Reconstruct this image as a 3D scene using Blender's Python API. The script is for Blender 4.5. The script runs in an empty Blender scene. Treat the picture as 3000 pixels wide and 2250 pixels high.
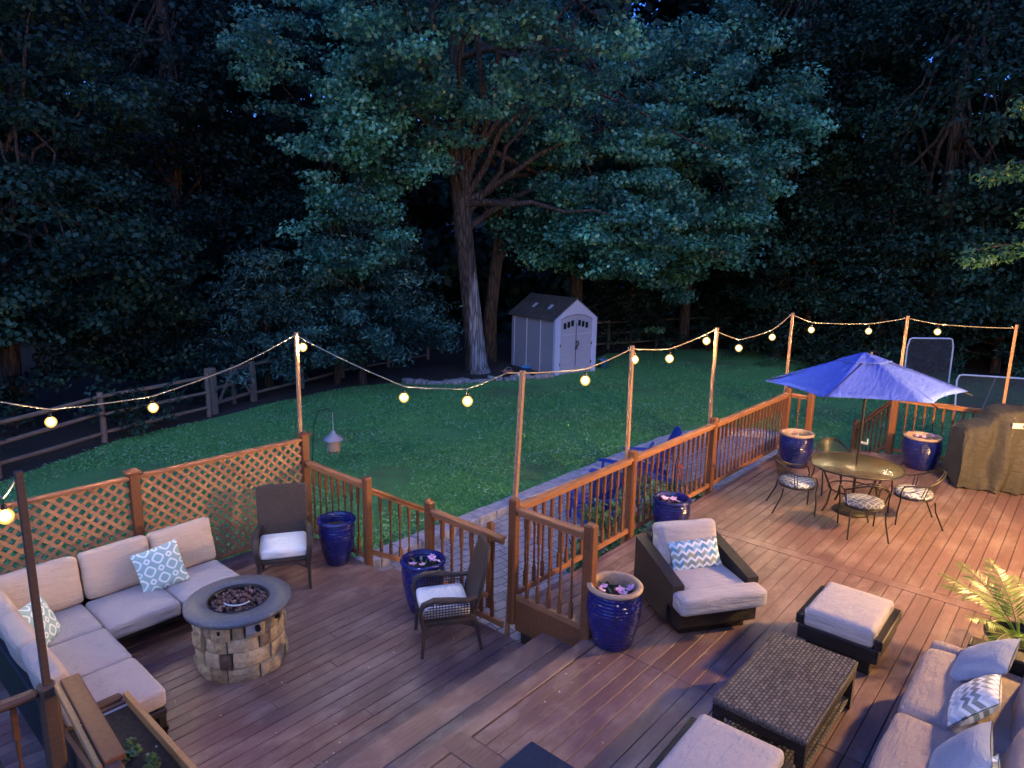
import bpy, bmesh, math, random
import numpy as np
from mathutils import Vector, Matrix, noise
rnd = random.Random(7)
SC = bpy.context.scene
COL = SC.collection
PI = math.pi
R = math.radians

# ------------------------------------------------------------------ camera
cam = bpy.data.cameras.new('camera')
cam.sensor_width = 36.0
cam.lens = 23.96
cam.clip_end = 500
camo = bpy.data.objects.new('camera', cam)
COL.objects.link(camo)
cr, cu, cw = (0.6585, -0.75237, 0.01758), (0.13973, 0.14518, 0.97949), (0.7395, 0.64254, -0.20073)
camo.matrix_world = Matrix(((cr[0], cu[0], -cw[0], -5.061), (cr[1], cu[1], -cw[1], -4.335),
                            (cr[2], cu[2], -cw[2], 4.068), (0, 0, 0, 1)))
SC.camera = camo
SC.view_settings.view_transform = 'Standard'
SC.view_settings.look = 'None'
SC.view_settings.exposure = 2.82
SC.view_settings.gamma = 1.0
# ------------------------------------------------------------------ dusk sky
W = bpy.data.worlds.new('World')
SC.world = W
W.use_nodes = True
nt = W.node_tree
for n in list(nt.nodes):
    nt.nodes.remove(n)
sky = nt.nodes.new('ShaderNodeTexSky')
sky.sky_type = 'NISHITA'
sky.sun_disc = False
sky.sun_elevation = R(4)
sky.sun_rotation = R(200)
sky.ozone_density = 6.0
sky.air_density = 1.5
sky.dust_density = 0.3
tint = nt.nodes.new('ShaderNodeMixRGB')
tint.blend_type = 'MULTIPLY'
tint.inputs['Fac'].default_value = 1.0
tint.inputs['Color2'].default_value = (0.55, 0.545, 1.24, 1)
bg = nt.nodes.new('ShaderNodeBackground')
bg.inputs['Strength'].default_value = 0.15
wo = nt.nodes.new('ShaderNodeOutputWorld')
nt.links.new(sky.outputs[0], tint.inputs['Color1'])
nt.links.new(tint.outputs[0], bg.inputs['Color'])
nt.links.new(bg.outputs[0], wo.inputs['Surface'])
# the last glow of the evening, very weak and soft
sun = bpy.data.lights.new('sun', 'SUN')
sun.energy = 0.16
sun.angle = R(60)
sun.color = (0.55, 0.75, 1.0)
suno = bpy.data.objects.new('sun', sun)
COL.objects.link(suno)
suno.rotation_euler = (R(48), 0, R(-60))
LAMP_A, LAMP_B = 46.0, 840.0      # radiance of the two house lanterns
BULB = 580.0

# ------------------------------------------------------------------ materials
def new_mat(name):
    m = bpy.data.materials.new(name)
    m.use_nodes = True
    t = m.node_tree
    for n in list(t.nodes):
        t.nodes.remove(n)
    out = t.nodes.new('ShaderNodeOutputMaterial')
    b = t.nodes.new('ShaderNodeBsdfPrincipled')
    t.links.new(b.outputs[0], out.inputs['Surface'])
    return m, t, b, out

class NB:
    """small node helper"""
    def __init__(s, t): s.t = t
    def n(s, typ, **kw):
        x = s.t.nodes.new(typ)
        for k, v in kw.items():
            setattr(x, k, v)
        return x
    def l(s, a, b): s.t.links.new(a, b)
    def uv(s, scale=(1, 1, 1), rot=0.0, obj=False):
        tc = s.n('ShaderNodeTexCoord')
        mp = s.n('ShaderNodeMapping')
        mp.inputs['Scale'].default_value = scale
        mp.inputs['Rotation'].default_value = (0, 0, rot)
        s.l(tc.outputs['Object' if obj else 'UV'], mp.inputs['Vector'])
        return mp.outputs[0]
    def noise(s, vec, scale, detail=4, rough=0.55, out='Fac'):
        x = s.n('ShaderNodeTexNoise')
        x.inputs['Scale'].default_value = scale
        x.inputs['Detail'].default_value = detail
        x.inputs['Roughness'].default_value = rough
        if vec is not None: s.l(vec, x.inputs['Vector'])
        return x.outputs[out]
    def ramp(s, fac, stops, interp='LINEAR'):
        x = s.n('ShaderNodeValToRGB')
        cr = x.color_ramp
        cr.interpolation = interp
        while len(cr.elements) < len(stops): cr.elements.new(0.5)
        for e, (p, c) in zip(cr.elements, stops):
            e.position = p
            e.color = (c[0], c[1], c[2], 1)
        s.l(fac, x.inputs['Fac'])
        return x.outputs['Color']
    def mix(s, fac, a, b, mode='MIX'):
        x = s.n('ShaderNodeMixRGB', blend_type=mode)
        for i, v in (('Fac', fac), ('Color1', a), ('Color2', b)):
            if isinstance(v, (int, float)): x.inputs[i].default_value = v
            elif isinstance(v, tuple): x.inputs[i].default_value = (*v, 1)
            else: s.l(v, x.inputs[i])
        return x.outputs[0]
    def m(s, op, a, b=None, c=None):
        x = s.n('ShaderNodeMath', operation=op)
        for i, v in enumerate((a, b, c)):
            if v is None: continue
            if isinstance(v, (int, float)): x.inputs[i].default_value = v
            else: s.l(v, x.inputs[i])
        return x.outputs[0]
    def island(s):
        return s.n('ShaderNodeNewGeometry').outputs['Random Per Island']
    def bump(s, h, b, strength=0.3, dist=0.01):
        x = s.n('ShaderNodeBump')
        x.inputs['Strength'].default_value = strength
        x.inputs['Distance'].default_value = dist
        s.l(h, x.inputs['Height'])
        s.l(x.outputs[0], b.inputs['Normal'])

def wood(name, cols, grain=(2, 40, 40), rough=0.6, wear=None, spec=0.35, wear_amt=0.35):
    m, t, b, o = new_mat(name)
    k = NB(t)
    base = k.ramp(k.island(), [(i / max(1, len(cols) - 1), c) for i, c in enumerate(cols)])
    g = k.noise(k.uv(grain), 1.0, 5, 0.6)
    c = k.mix(0.55, base, k.ramp(g, [(0.3, (0.55, 0.52, 0.5)), (0.7, (1.25, 1.2, 1.15))]), 'MULTIPLY')
    if wear:
        w = k.noise(k.uv((1.3, 2.2, 1)), 1.3, 6, 0.65)
        w2 = k.ramp(w, [(0.48, (0, 0, 0)), (0.66, (1, 1, 1))])
        c = k.mix(k.m('MULTIPLY', w2, wear_amt), c, wear)
        sp = k.noise(k.uv((1, 1, 1)), 34, 3, 0.7)
        c = k.mix(k.m('MULTIPLY', k.ramp(sp, [(0.62, (0, 0, 0)), (0.72, (1, 1, 1))]), 0.4), c, wear)
    k.l(c, b.inputs['Base Color'])
    b.inputs['Roughness'].default_value = rough
    b.inputs['Specular IOR Level'].default_value = spec
    k.bump(g, b, 0.35, 0.004)
    return m

def fabric(name, col, col2=None, wscale=260, rough=0.95, wrinkle=0.7):
    m, t, b, o = new_mat(name)
    k = NB(t)
    n1 = k.noise(k.uv(), 5, 4)
    n2 = k.noise(k.uv(), wscale, 2)
    c2 = col2 or tuple(x * 0.86 for x in col)
    c = k.mix(n1, col, c2)
    c = k.mix(0.35, c, k.ramp(n2, [(0.3, (0.7, 0.7, 0.7)), (0.7, (1.2, 1.2, 1.2))]), 'MULTIPLY')
    k.l(c, b.inputs['Base Color'])
    b.inputs['Roughness'].default_value = rough
    b.inputs['Specular IOR Level'].default_value = 0.15
    wr = k.m('ADD', k.noise(k.uv(), 5, 5, 0.55), k.m('MULTIPLY', k.noise(k.uv((3, 14, 1), R(20)), 1.6, 4, 0.6), .8))
    k.bump(k.m('ADD', k.m('MULTIPLY', wr, 1.0), k.m('MULTIPLY', n2, 0.08)), b, wrinkle, 0.03)
    return m

def plain(name, col, rough=0.5, metal=0.0, var=0.15, scale=8, bump=0.0, spec=0.5, coat=0.0):
    m, t, b, o = new_mat(name)
    k = NB(t)
    n1 = k.noise(k.uv(), scale, 5)
    lo = tuple(x * (1 - var) for x in col)
    hi = tuple(min(1, x * (1 + var)) for x in col)
    k.l(k.ramp(n1, [(0.3, lo), (0.7, hi)]), b.inputs['Base Color'])
    b.inputs['Roughness'].default_value = rough
    b.inputs['Metallic'].default_value = metal
    b.inputs['Specular IOR Level'].default_value = spec
    b.inputs['Coat Weight'].default_value = coat
    if bump: k.bump(k.noise(k.uv(), scale * 4, 4), b, bump, 0.01)
    return m

def wicker(name, col, hi, cell=0.02, rough=0.38):
    m, t, b, o = new_mat(name)
    k = NB(t)
    br = k.n('ShaderNodeTexBrick')
    br.offset = 0.5
    br.inputs['Scale'].default_value = 1.0
    br.inputs['Brick Width'].default_value = cell * 1.5
    br.inputs['Row Height'].default_value = cell
    br.inputs['Mortar Size'].default_value = cell * 0.16
    br.inputs['Mortar Smooth'].default_value = 1.0
    br.inputs['Color1'].default_value = (*col, 1)
    br.inputs['Color2'].default_value = (*hi, 1)
    br.inputs['Mortar'].default_value = (col[0] * 0.25, col[1] * 0.25, col[2] * 0.25, 1)
    k.l(k.uv(), br.inputs['Vector'])
    k.l(br.outputs['Color'], b.inputs['Base Color'])
    b.inputs['Roughness'].default_value = rough
    inv = k.m('SUBTRACT', 1.0, br.outputs['Fac'])
    k.bump(inv, b, 1.0, cell * 0.35)
    return m

def emit(name, col, st):
    m = bpy.data.materials.new(name)
    m.use_nodes = True
    t = m.node_tree
    for n in list(t.nodes): t.nodes.remove(n)
    e = t.nodes.new('ShaderNodeEmission')
    e.inputs['Color'].default_value = (*col, 1)
    e.inputs['Strength'].default_value = st
    o = t.nodes.new('ShaderNodeOutputMaterial')
    t.links.new(e.outputs[0], o.inputs['Surface'])
    return m

def leaf_mat(name, cols, trans=0.35, clump=None, spec=0.5, rough=0.42):
    m, t, b, o = new_mat(name)
    k = NB(t)
    c = k.ramp(k.island(), [(i / max(1, len(cols) - 1), cc) for i, cc in enumerate(cols)])
    if clump:
        # highlights and shade put into the colour: paler and darker sprays by noise
        nz = k.noise(k.uv((1, 1, 1.5), obj=True), clump, 3, 0.6)
        c = k.mix(1.0, c, k.ramp(nz, [(0.36, (.30, .34, .36)), (0.50, (.85, .85, .85)), (0.66, (2.1, 1.95, 1.8))]), 'MULTIPLY')
    k.l(c, b.inputs['Base Color'])
    b.inputs['Roughness'].default_value = rough
    b.inputs['Specular IOR Level'].default_value = spec
    tr = k.n('ShaderNodeBsdfTranslucent')
    k.l(c, tr.inputs['Color'])
    mx = k.n('ShaderNodeMixShader')
    mx.inputs[0].default_value = trans
    k.l(b.outputs[0], mx.inputs[1])
    k.l(tr.outputs[0], mx.inputs[2])
    k.l(mx.outputs[0], o.inputs['Surface'])
    return m

def bark_mat(name, dark, light, peel=None):
    m, t, b, o = new_mat(name)
    k = NB(t)
    v = k.n('ShaderNodeTexVoronoi')
    v.feature = 'DISTANCE_TO_EDGE'
    v.inputs['Scale'].default_value = 1.0
    k.l(k.uv((9, 9, 0.9), obj=True), v.inputs['Vector'])
    g = k.noise(k.uv((9, 9, 0.9), obj=True), 1.6, 6, 0.7)
    c = k.ramp(g, [(0.3, dark), (0.72, light)])
    if peel:
        # bark is gone on the lower trunk and shows the pale wood under it
        tc = k.n('ShaderNodeTexCoord')
        sp = k.n('ShaderNodeSeparateXYZ')
        k.l(tc.outputs['Object'], sp.inputs[0])
        edge = k.m('ADD', sp.outputs['Z'], k.m('MULTIPLY', k.noise(k.uv((2, 2, .6), obj=True), 1.5, 4), 2.4))
        sd = k.m('ADD', k.m('ADD', k.m('MULTIPLY', sp.outputs['X'], .66), k.m('MULTIPLY', sp.outputs['Y'], -.75)), k.m('MULTIPLY', k.noise(k.uv((3, 3, .5), obj=True), 1.2, 4), .55))
        f = k.m('MULTIPLY', k.ramp(k.m('DIVIDE', edge, 6.0), [(0.80, (1, 1, 1)), (0.88, (0, 0, 0))]), k.ramp(sd, [(0.0, (0, 0, 0)), (0.12, (1, 1, 1))]))
        c = k.mix(f, c, k.mix(g, tuple(x * .25 for x in peel), peel))
    c = k.mix(0.9, c, k.ramp(v.outputs['Distance'], [(0.0, (0.18, 0.17, 0.16)), (0.22, (1.1, 1.1, 1.1))]), 'MULTIPLY')
    k.l(c, b.inputs['Base Color'])
    b.inputs['Roughness'].default_value = 0.9
    k.bump(k.m('ADD', g, v.outputs['Distance']), b, 1.0, 0.10)
    return m

M = {}
M['deck'] = wood('deck_board', [(.118, .066, .062), (.146, .084, .079), (.175, .104, .098), (.130, .072, .069)], (3, 45, 45), 0.46, (.33, .25, .22), 0.5, 0.5)
M['rail'] = wood('shaded_stained_rail', [(.155, .060, .024), (.20, .08, .033), (.175, .068, .027)], (30, 30, 4), 0.5)  # stain darkened: shade of the camera-facing sides put into the colour
M['railx'] = wood('lit_stained_rail', [(.30, .135, .06), (.35, .16, .075)], (4, 40, 40), 0.5)  # same stain kept paler, warm light on the caps put into the colour
M['lattice'] = wood('lattice_wood', [(.42, .21, .10), (.50, .27, .13), (.36, .18, .085)], (8, 40, 40), 0.65)
M['dark_wood'] = wood('shaded_dark_board', [(.085, .048, .032), (.115, .068, .045)], (4, 40, 40), 0.7)  # dark wood, with the near left corner's shade put into its colour
M['gold_wood'] = wood('cedar_board', [(.36, .19, .07), (.42, .24, .10)], (4, 40, 40), 0.6)
M['pole'] = wood('pole_wood', [(.36, .19, .10), (.42, .24, .13), (.32, .16, .085)], (30, 30, 3), 0.65)
M['fence'] = wood('split_rail', [(.13, .10, .07), (.20, .155, .11), (.10, .078, .06)], (3, 30, 30), 0.85)
M['tan'] = fabric('warm_lit_cushion', (.54, .43, .35))  # beige fabric with the warm lamp light put into its colour
M['lav'] = fabric('sky_lit_cushion', (.41, .37, .385))  # same beige fabric with the blue sky light put into its colour
M['grey'] = fabric('light_grey_cushion', (.45, .425, .44))
M['mauve'] = fabric('grey_mauve_cushion', (.37, .315, .30), (.28, .24, .235), 260, .95, 1.0)
M['white'] = fabric('white_cushion', (.78, .78, .77))
M['bluegrey'] = fabric('pale_blue_pillow', (.34, .40, .50))
M['navy'] = fabric('navy_mat', (.02, .036, .075), None, 150)
M['umb'] = fabric('blue_canvas', (.075, .13, .56), (.065, .115, .50), 400)
M['cover'] = fabric('brown_cover', (.074, .069, .062), (.047, .044, .041), 300, .8, 1.0)
M['wick'] = wicker('black_wicker', (.011, .009, .008), (.026, .021, .019), 0.016)
M['wick2'] = wicker('brown_wicker', (.045, .03, .025), (.075, .052, .044), 0.012, 0.5)
M['wicktop'] = wicker('woven_table_top', (.085, .08, .078), (.15, .14, .13), 0.030, 0.25)  # sky sheen on the weave put into these lighter base colours
M['metal'] = plain('dark_bronze', (.022, .019, .017), 0.38, 0.25)
M['black'] = plain('black_metal', (.012, .012, .014), 0.45, 0.3)
M['dframe'] = plain('charcoal_frame', (.011, .011, .013), 0.55)
M['steel'] = plain('pale_tube', (.55, .58, .60), 0.4, 0.2)
M['slate'] = plain('slate_top', (.085, .098, .125), 0.36, 0, 0.3, 30, 0.05)
M['soil'] = plain('soil', (.03, .022, .016), 1.0, 0, 0.5, 25, 0.6)
M['blackpl'] = plain('black_pot', (.013, .012, .011), 0.4)
M['lavarock'] = None
M['rim'] = plain('tan_rim', (.36, .25, .18), 0.45, 0, 0.2, 20, 0.1)
M['shed'] = plain('shed_panel', (.26, .27, .32), 0.6, 0, 0.12, 14, 0.35)
M['trim'] = plain('shed_trim', (.50, .52, .62), 0.5, 0, 0.06, 12, 0.1)
M['door'] = plain('shed_door', (.33, .335, .38), 0.55, 0, 0.08, 10, 0.08)
M['glassd'] = plain('dark_pane', (.01, .012, .014), 0.1)
M['hinge'] = plain('rust_black', (.05, .02, .018), 0.6)
M['bucket'] = plain('blue_plastic', (.05, .22, .42), 0.4)
M['terra'] = plain('terracotta', (.40, .13, .07), 0.7)
M['adir'] = plain('blue_plastic_chair', (.012, .04, .28), 0.45, 0, 0.15, 6)
M['red'] = plain('red_paint', (.45, .07, .04), 0.4)
M['net'] = None
M['stone'] = plain('edging_stone', (.24, .22, .21), 0.9, 0, 0.45, 6, 0.5)
M['label'] = plain('label_white', (.72, .68, .56), 0.5)
M['labelred'] = plain('label_red', (.60, .06, .05), 0.5)
M['cable'] = plain('cable', (.42, .33, .18), 0.6)
M['socket'] = plain('socket', (.02, .02, .02), 0.4)
def bulb_mat():
    # lit globe: white core, amber rim by view angle standing in for its halo
    m = emit('lit_bulb', (1.0, .72, .30), BULB)
    t = m.node_tree; k = NB(t)
    lw = k.n('ShaderNodeLayerWeight'); lw.inputs['Blend'].default_value = 0.5
    e = [n for n in t.nodes if n.type == 'EMISSION'][0]
    k.l(k.ramp(lw.outputs['Facing'], [(0.0, (1.0, .80, .46)), (0.3, (1.0, .66, .20)), (0.9, (1.0, .50, .09))]), e.inputs['Color'])
    k.l(k.m('MULTIPLY_ADD', k.m('POWER', k.m('SUBTRACT', 1.0, lw.outputs['Facing']), 26.0), BULB, .21), e.inputs['Strength'])
    return m
M['bulb'] = bulb_mat()
M['siding'] = plain('house_siding', (.40, .38, .36), 0.6, 0, 0.06, 6)
M['lampA'] = emit('lit_lantern', (1.0, .78, .62), LAMP_A)
M['lampB'] = emit('lit_lantern_warm', (1.0, .56, .21), LAMP_B)
M['farlamp'] = emit('lit_window', (1.0, .85, .45), 1.6)
M['petal'] = leaf_mat('petal', [(.75, .35, .62), (.85, .55, .75), (.62, .30, .75), (.88, .72, .85)], 0.3)
M['pleaf'] = leaf_mat('bedding_leaf', [(.05, .10, .03), (.09, .17, .05), (.22, .30, .14)], 0.3)
M['palm'] = leaf_mat('palm_leaf', [(.07, .17, .02), (.12, .26, .03), (.20, .34, .06), (.10, .20, .03)], 0.35)
M['bush'] = leaf_mat('bush_leaf', [(.05, .13, .045), (.08, .20, .07), (.13, .28, .11)], 0.3)
M['maple'] = leaf_mat('maple_leaf', [(.04, .15, .10), (.07, .25, .165), (.12, .36, .24), (.05, .18, .115)], 0.35, .55, 0.6)
M['dark_tree'] = leaf_mat('shaded_leaf', [(.010, .034, .022), (.018, .055, .036), (.030, .080, .05)], 0.3, .45, 0.25, .55)  # gloom of the unlit tree groups put into the leaf colour
M['blue_tree'] = leaf_mat('far_leaf', [(.008, .026, .024), (.014, .042, .038), (.022, .058, .05)], 0.3, .4, 0.2, .6)  # albedo lowered so gaps between crowns read as shade
M['needle'] = leaf_mat('pine_needle', [(.03, .085, .068), (.045, .115, .09), (.065, .145, .112)], 0.2, .8, 0.3, .55)
M['hemlock'] = leaf_mat('hemlock_spray', [(.014, .045, .03), (.022, .065, .042), (.034, .085, .052)], 0.25, .5, 0.25, .55)
M['larch'] = leaf_mat('larch_spray', [(.03, .095, .045), (.045, .13, .06), (.06, .16, .075)], 0.35)
M['grass'] = leaf_mat('grass_blade', [(.06, .28, .065), (.09, .35, .085), (.13, .40, .11), (.27, .50, .26)], 0.3)
M['debris'] = leaf_mat('fallen_bits', [(.45, .38, .28), (.62, .58, .52), (.25, .17, .09)], 0.1)
M['bark'] = bark_mat('maple_bark', (.04, .03, .022), (.15, .115, .085), (.62, .58, .56))
M['bark2'] = bark_mat('brown_bark', (.05, .036, .022), (.15, .105, .06))

def special_mats():
    # glazed blue pot with ripples
    m, t, b, o = new_mat('blue_glaze')
    k = NB(t)
    n1 = k.noise(k.uv((1, 1, .6), obj=True), 9, 4)
    k.l(k.ramp(n1, [(0.3, (.003, .007, .075)), (0.7, (.008, .016, .18))]), b.inputs['Base Color'])
    b.inputs['Roughness'].default_value = 0.12
    b.inputs['Coat Weight'].default_value = 0.5
    b.inputs['Coat Roughness'].default_value = 0.05
    wv = k.n('ShaderNodeTexWave', wave_type='BANDS', bands_direction='Z')
    wv.inputs['Scale'].default_value = 9
    wv.inputs['Distortion'].default_value = 2.5
    wv.inputs['Detail'].default_value = 2
    k.l(k.uv((1, 1, 1), obj=True), wv.inputs['Vector'])
    vo = k.n('ShaderNodeTexVoronoi')
    vo.inputs['Scale'].default_value = 22
    k.l(k.uv((1, 1, 1), obj=True), vo.inputs['Vector'])
    k.bump(k.m('ADD', k.m('MULTIPLY', wv.outputs['Fac'], 0.5), vo.outputs['Distance']), b, 0.5, 0.022)
    M['glaze'] = m
    # blocks of the fire pit
    m, t, b, o = new_mat('fire_pit_stone')
    k = NB(t)
    c = k.ramp(k.island(), [(0.0, (.42, .33, .21)), (0.22, (.30, .22, .13)), (0.38, (.12, .075, .055)), (0.52, (.50, .42, .29)), (0.74, (.36, .30, .21)), (1.0, (.46, .42, .34))], 'CONSTANT')
    n1 = k.noise(k.uv((1, 1, 1), obj=True), 22, 6, 0.7)
    k.l(k.mix(0.75, c, k.ramp(n1, [(0.3, (.5, .47, .42)), (0.7, (1.3, 1.27, 1.2))]), 'MULTIPLY'), b.inputs['Base Color'])
    b.inputs['Roughness'].default_value = 0.9
    k.bump(n1, b, 0.9, 0.02)
    M['pitstone'] = m
    m, t, b, o = new_mat('lava_rock')
    k = NB(t)
    k.l(k.ramp(k.island(), [(0, (.06, .03, .026)), (0.6, (.14, .075, .066)), (1, (.26, .17, .16))]), b.inputs['Base Color'])
    b.inputs['Roughness'].default_value = 0.75
    M['lavarock'] = m
    # net
    m, t, b, o = new_mat('fine_net')
    k = NB(t)
    b.inputs['Base Color'].default_value = (.05, .05, .055, 1)
    b.inputs['Roughness'].default_value = 0.9
    tr = k.n('ShaderNodeBsdfTransparent')
    mx = k.n('ShaderNodeMixShader')
    mx.inputs[0].default_value = 0.45
    k.l(tr.outputs[0], mx.inputs[1]); k.l(b.outputs[0], mx.inputs[2])
    k.l(mx.outputs[0], o.inputs['Surface'])
    M['net'] = m
    m, t, b, o = new_mat('metal_mesh')
    k = NB(t)
    ch = k.n('ShaderNodeTexBrick')
    ch.inputs['Scale'].default_value = 1
    ch.inputs['Brick Width'].default_value = .012
    ch.inputs['Row Height'].default_value = .012
    ch.inputs['Mortar Size'].default_value = .0015
    k.l(k.uv(rot=R(45)), ch.inputs['Vector'])
    b.inputs['Base Color'].default_value = (.04, .033, .025, 1)
    b.inputs['Metallic'].default_value = 0.5
    b.inputs['Roughness'].default_value = 0.35
    tr = k.n('ShaderNodeBsdfTransparent')
    mx = k.n('ShaderNodeMixShader')
    k.l(ch.outputs['Fac'], mx.inputs[0])
    k.l(tr.outputs[0], mx.inputs[1]); k.l(b.outputs[0], mx.inputs[2])
    k.l(mx.outputs[0], o.inputs['Surface'])
    M['mesh'] = m
    # table top: smoked textured glass
    m, t, b, o = new_mat('smoked_glass_top')
    k = NB(t)
    n1 = k.noise(k.uv(), 7, 5)
    k.l(k.ramp(n1, [(0.3, (.042, .037, .03)), (0.7, (.085, .075, .06))]), b.inputs['Base Color'])
    b.inputs['Roughness'].default_value = 0.24
    b.inputs['Specular IOR Level'].default_value = 0.6
    k.bump(k.noise(k.uv(), 60, 3), b, 0.12, 0.005)
    M['glasstop'] = m
    # trellis seat pads
    m, t, b, o = new_mat('trellis_seat_pad')
    k = NB(t)
    v = k.n('ShaderNodeTexVoronoi')
    v.feature = 'DISTANCE_TO_EDGE'
    v.inputs['Randomness'].default_value = 0.12
    v.inputs['Scale'].default_value = 15
    k.l(k.uv((1, .8, 1), R(45)), v.inputs['Vector'])
    f = k.ramp(v.outputs['Distance'], [(0.07, (1, 1, 1)), (0.13, (0, 0, 0))])
    n1 = k.noise(k.uv(), 9, 3)
    k.l(k.mix(f, k.mix(n1, (.15, .19, .28), (.24, .28, .38)), (.62, .65, .68)), b.inputs['Base Color'])
    b.inputs['Roughness'].default_value = 0.9
    M['trellis'] = m
    # ring pattern pillows
    m, t, b, o = new_mat('ring_pillow')
    k = NB(t)
    sp = k.n('ShaderNodeSeparateXYZ')
    k.l(k.uv((1, 1, 1), R(45)), sp.inputs[0])
    def ring(off, cell, r):
        d = None
        for ax in ('X', 'Y'):
            q = k.m('FRACT', k.m('ADD', k.m('DIVIDE', sp.outputs[ax], cell), off + 50.0))
            a = k.m('POWER', k.m('ABSOLUTE', k.m('SUBTRACT', q, 0.5)), 3.5)
            d = a if d is None else k.m('ADD', d, a)
        d = k.m('POWER', d, 1 / 3.5)
        return k.m('LESS_THAN', k.m('ABSOLUTE', k.m('SUBTRACT', d, r)), 0.058)
    f = k.m('MAXIMUM', ring(0.0, .155, .285), k.m('MAXIMUM', ring(0.5, .155, .13), 0.0))
    k.l(k.mix(f, (.30, .46, .45), (.74, .80, .80)), b.inputs['Base Color'])
    b.inputs['Roughness'].default_value = 0.9
    M['ringp'] = m
    # chevron pillows
    def chev(name, hue):
        m, t, b, o = new_mat(name)
        k = NB(t)
        sp = k.n('ShaderNodeSeparateXYZ')
        k.l(k.uv((1, 1, 1)), sp.inputs[0])
        px = k.m('MULTIPLY', sp.outputs['X'], 1 / .085)
        tri = k.m('ABSOLUTE', k.m('SUBTRACT', k.m('FRACT', k.m('ADD', px, 20.0)), 0.5))
        v = k.m('ADD', k.m('MULTIPLY', sp.outputs['Y'], 1 / .075), k.m('MULTIPLY', tri, -1.0))
        fr = k.m('FRACT', k.m('ADD', v, 20.0))
        row = k.m('FLOOR', k.m('ADD', v, 20.0))
        side = k.m('GREATER_THAN', k.m('FRACT', k.m('ADD', px, 20.0)), 0.5)
        idx = k.m('FRACT', k.m('ADD', k.m('MULTIPLY', row, 0.37), k.m('ADD', k.m('MULTIPLY', side, 0.31), k.m('MULTIPLY', k.m('FLOOR', k.m('MULTIPLY', k.m('ADD', px, 20.0), 2.0)), 0.23))))
        pal = k.ramp(idx, hue, 'CONSTANT')
        f = k.m('LESS_THAN', fr, 0.40)
        k.l(k.mix(f, pal, (.74, .79, .83)), b.inputs['Base Color'])
        b.inputs['Roughness'].default_value = 0.9
        return m
    M['chev'] = chev('chevron_pillow', [(0, (.10, .30, .48)), (.25, (.20, .27, .29)), (.5, (.30, .50, .64)), (.75, (.32, .36, .27))])
    M['chev2'] = chev('grey_chevron_pillow', [(0, (.20, .24, .24)), (.3, (.55, .60, .62)), (.5, (.26, .32, .32)), (.75, (.50, .56, .60))])
    # lawn
    m, t, b, o = new_mat('lawn_ground')
    k = NB(t)
    a1 = k.noise(k.uv((1, 1, 1), obj=True), 0.55, 5, 0.6)
    a2 = k.noise(k.uv((1, 1, 1), obj=True), 26, 5, 0.75)
    c = k.mix(a1, (.06, .26, .06), (.14, .38, .11))
    c = k.mix(0.8, c, k.ramp(a2, [(0.3, (.4, .45, .4)), (0.75, (1.5, 1.45, 1.4))]), 'MULTIPLY')
    worn = k.ramp(k.noise(k.uv((1, 1, 1), obj=True), .33, 5, .7), [(.50, (0, 0, 0)), (.66, (1, 1, 1))])
    c = k.mix(k.m('MULTIPLY', worn, .7), c, k.mix(a2, (.06, .085, .03), (.15, .15, .07)))
    k.l(c, b.inputs['Base Color'])
    b.inputs['Roughness'].default_value = 0.95
    k.bump(a2, b, 1.0, 0.05)
    M['lawn'] = m
    m, t, b, o = new_mat('forest_floor')
    k = NB(t)
    a2 = k.noise(k.uv((1, 1, 1), obj=True), 12, 6, 0.75)
    k.l(k.ramp(a2, [(0.3, (.018, .014, .010)), (0.7, (.06, .045, .032))]), b.inputs['Base Color'])
    b.inputs['Roughness'].default_value = 1
    k.bump(a2, b, 1.0, 0.06)
    M['floor'] = m
    # pavers
    m, t, b, o = new_mat('patio_pavers')
    k = NB(t)
    br = k.n('ShaderNodeTexBrick')
    br.inputs['Scale'].default_value = 1
    br.inputs['Brick Width'].default_value = .26
    br.inputs['Row Height'].default_value = .17
    br.inputs['Mortar Size'].default_value = .007
    br.inputs['Color1'].default_value = (.23, .225, .25, 1)
    br.inputs['Color2'].default_value = (.31, .30, .33, 1)
    br.inputs['Mortar'].default_value = (.05, .047, .045, 1)
    k.l(k.uv((1, 1, 1), R(8), obj=True), br.inputs['Vector'])
    a2 = k.noise(k.uv((1, 1, 1), obj=True), 9, 6, 0.7)
    k.l(k.mix(0.7, br.outputs['Color'], k.ramp(a2, [(0.3, (.6, .6, .62)), (0.7, (1.25, 1.25, 1.25))]), 'MULTIPLY'), b.inputs['Base Color'])
    b.inputs['Roughness'].default_value = 0.75
    k.bump(k.m('SUBTRACT', a2, k.m('MULTIPLY', br.outputs['Fac'], 2.0)), b, 0.5, 0.012)
    M['paver'] = m
    # shingles
    m, t, b, o = new_mat('roof_shingle')
    k = NB(t)
    br = k.n('ShaderNodeTexBrick')
    br.inputs['Scale'].default_value = 1
    br.inputs['Brick Width'].default_value = .2
    br.inputs['Row Height'].default_value = .12
    br.inputs['Mortar Size'].default_value = .006
    br.inputs['Color1'].default_value = (.06, .053, .05, 1)
    br.inputs['Color2'].default_value = (.10, .088, .08, 1)
    br.inputs['Mortar'].default_value = (.02, .018, .017, 1)
    k.l(k.uv(), br.inputs['Vector'])
    k.l(br.outputs['Color'], b.inputs['Base Color'])
    b.inputs['Roughness'].default_value = 0.9
    M['shingle'] = m
special_mats()

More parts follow.
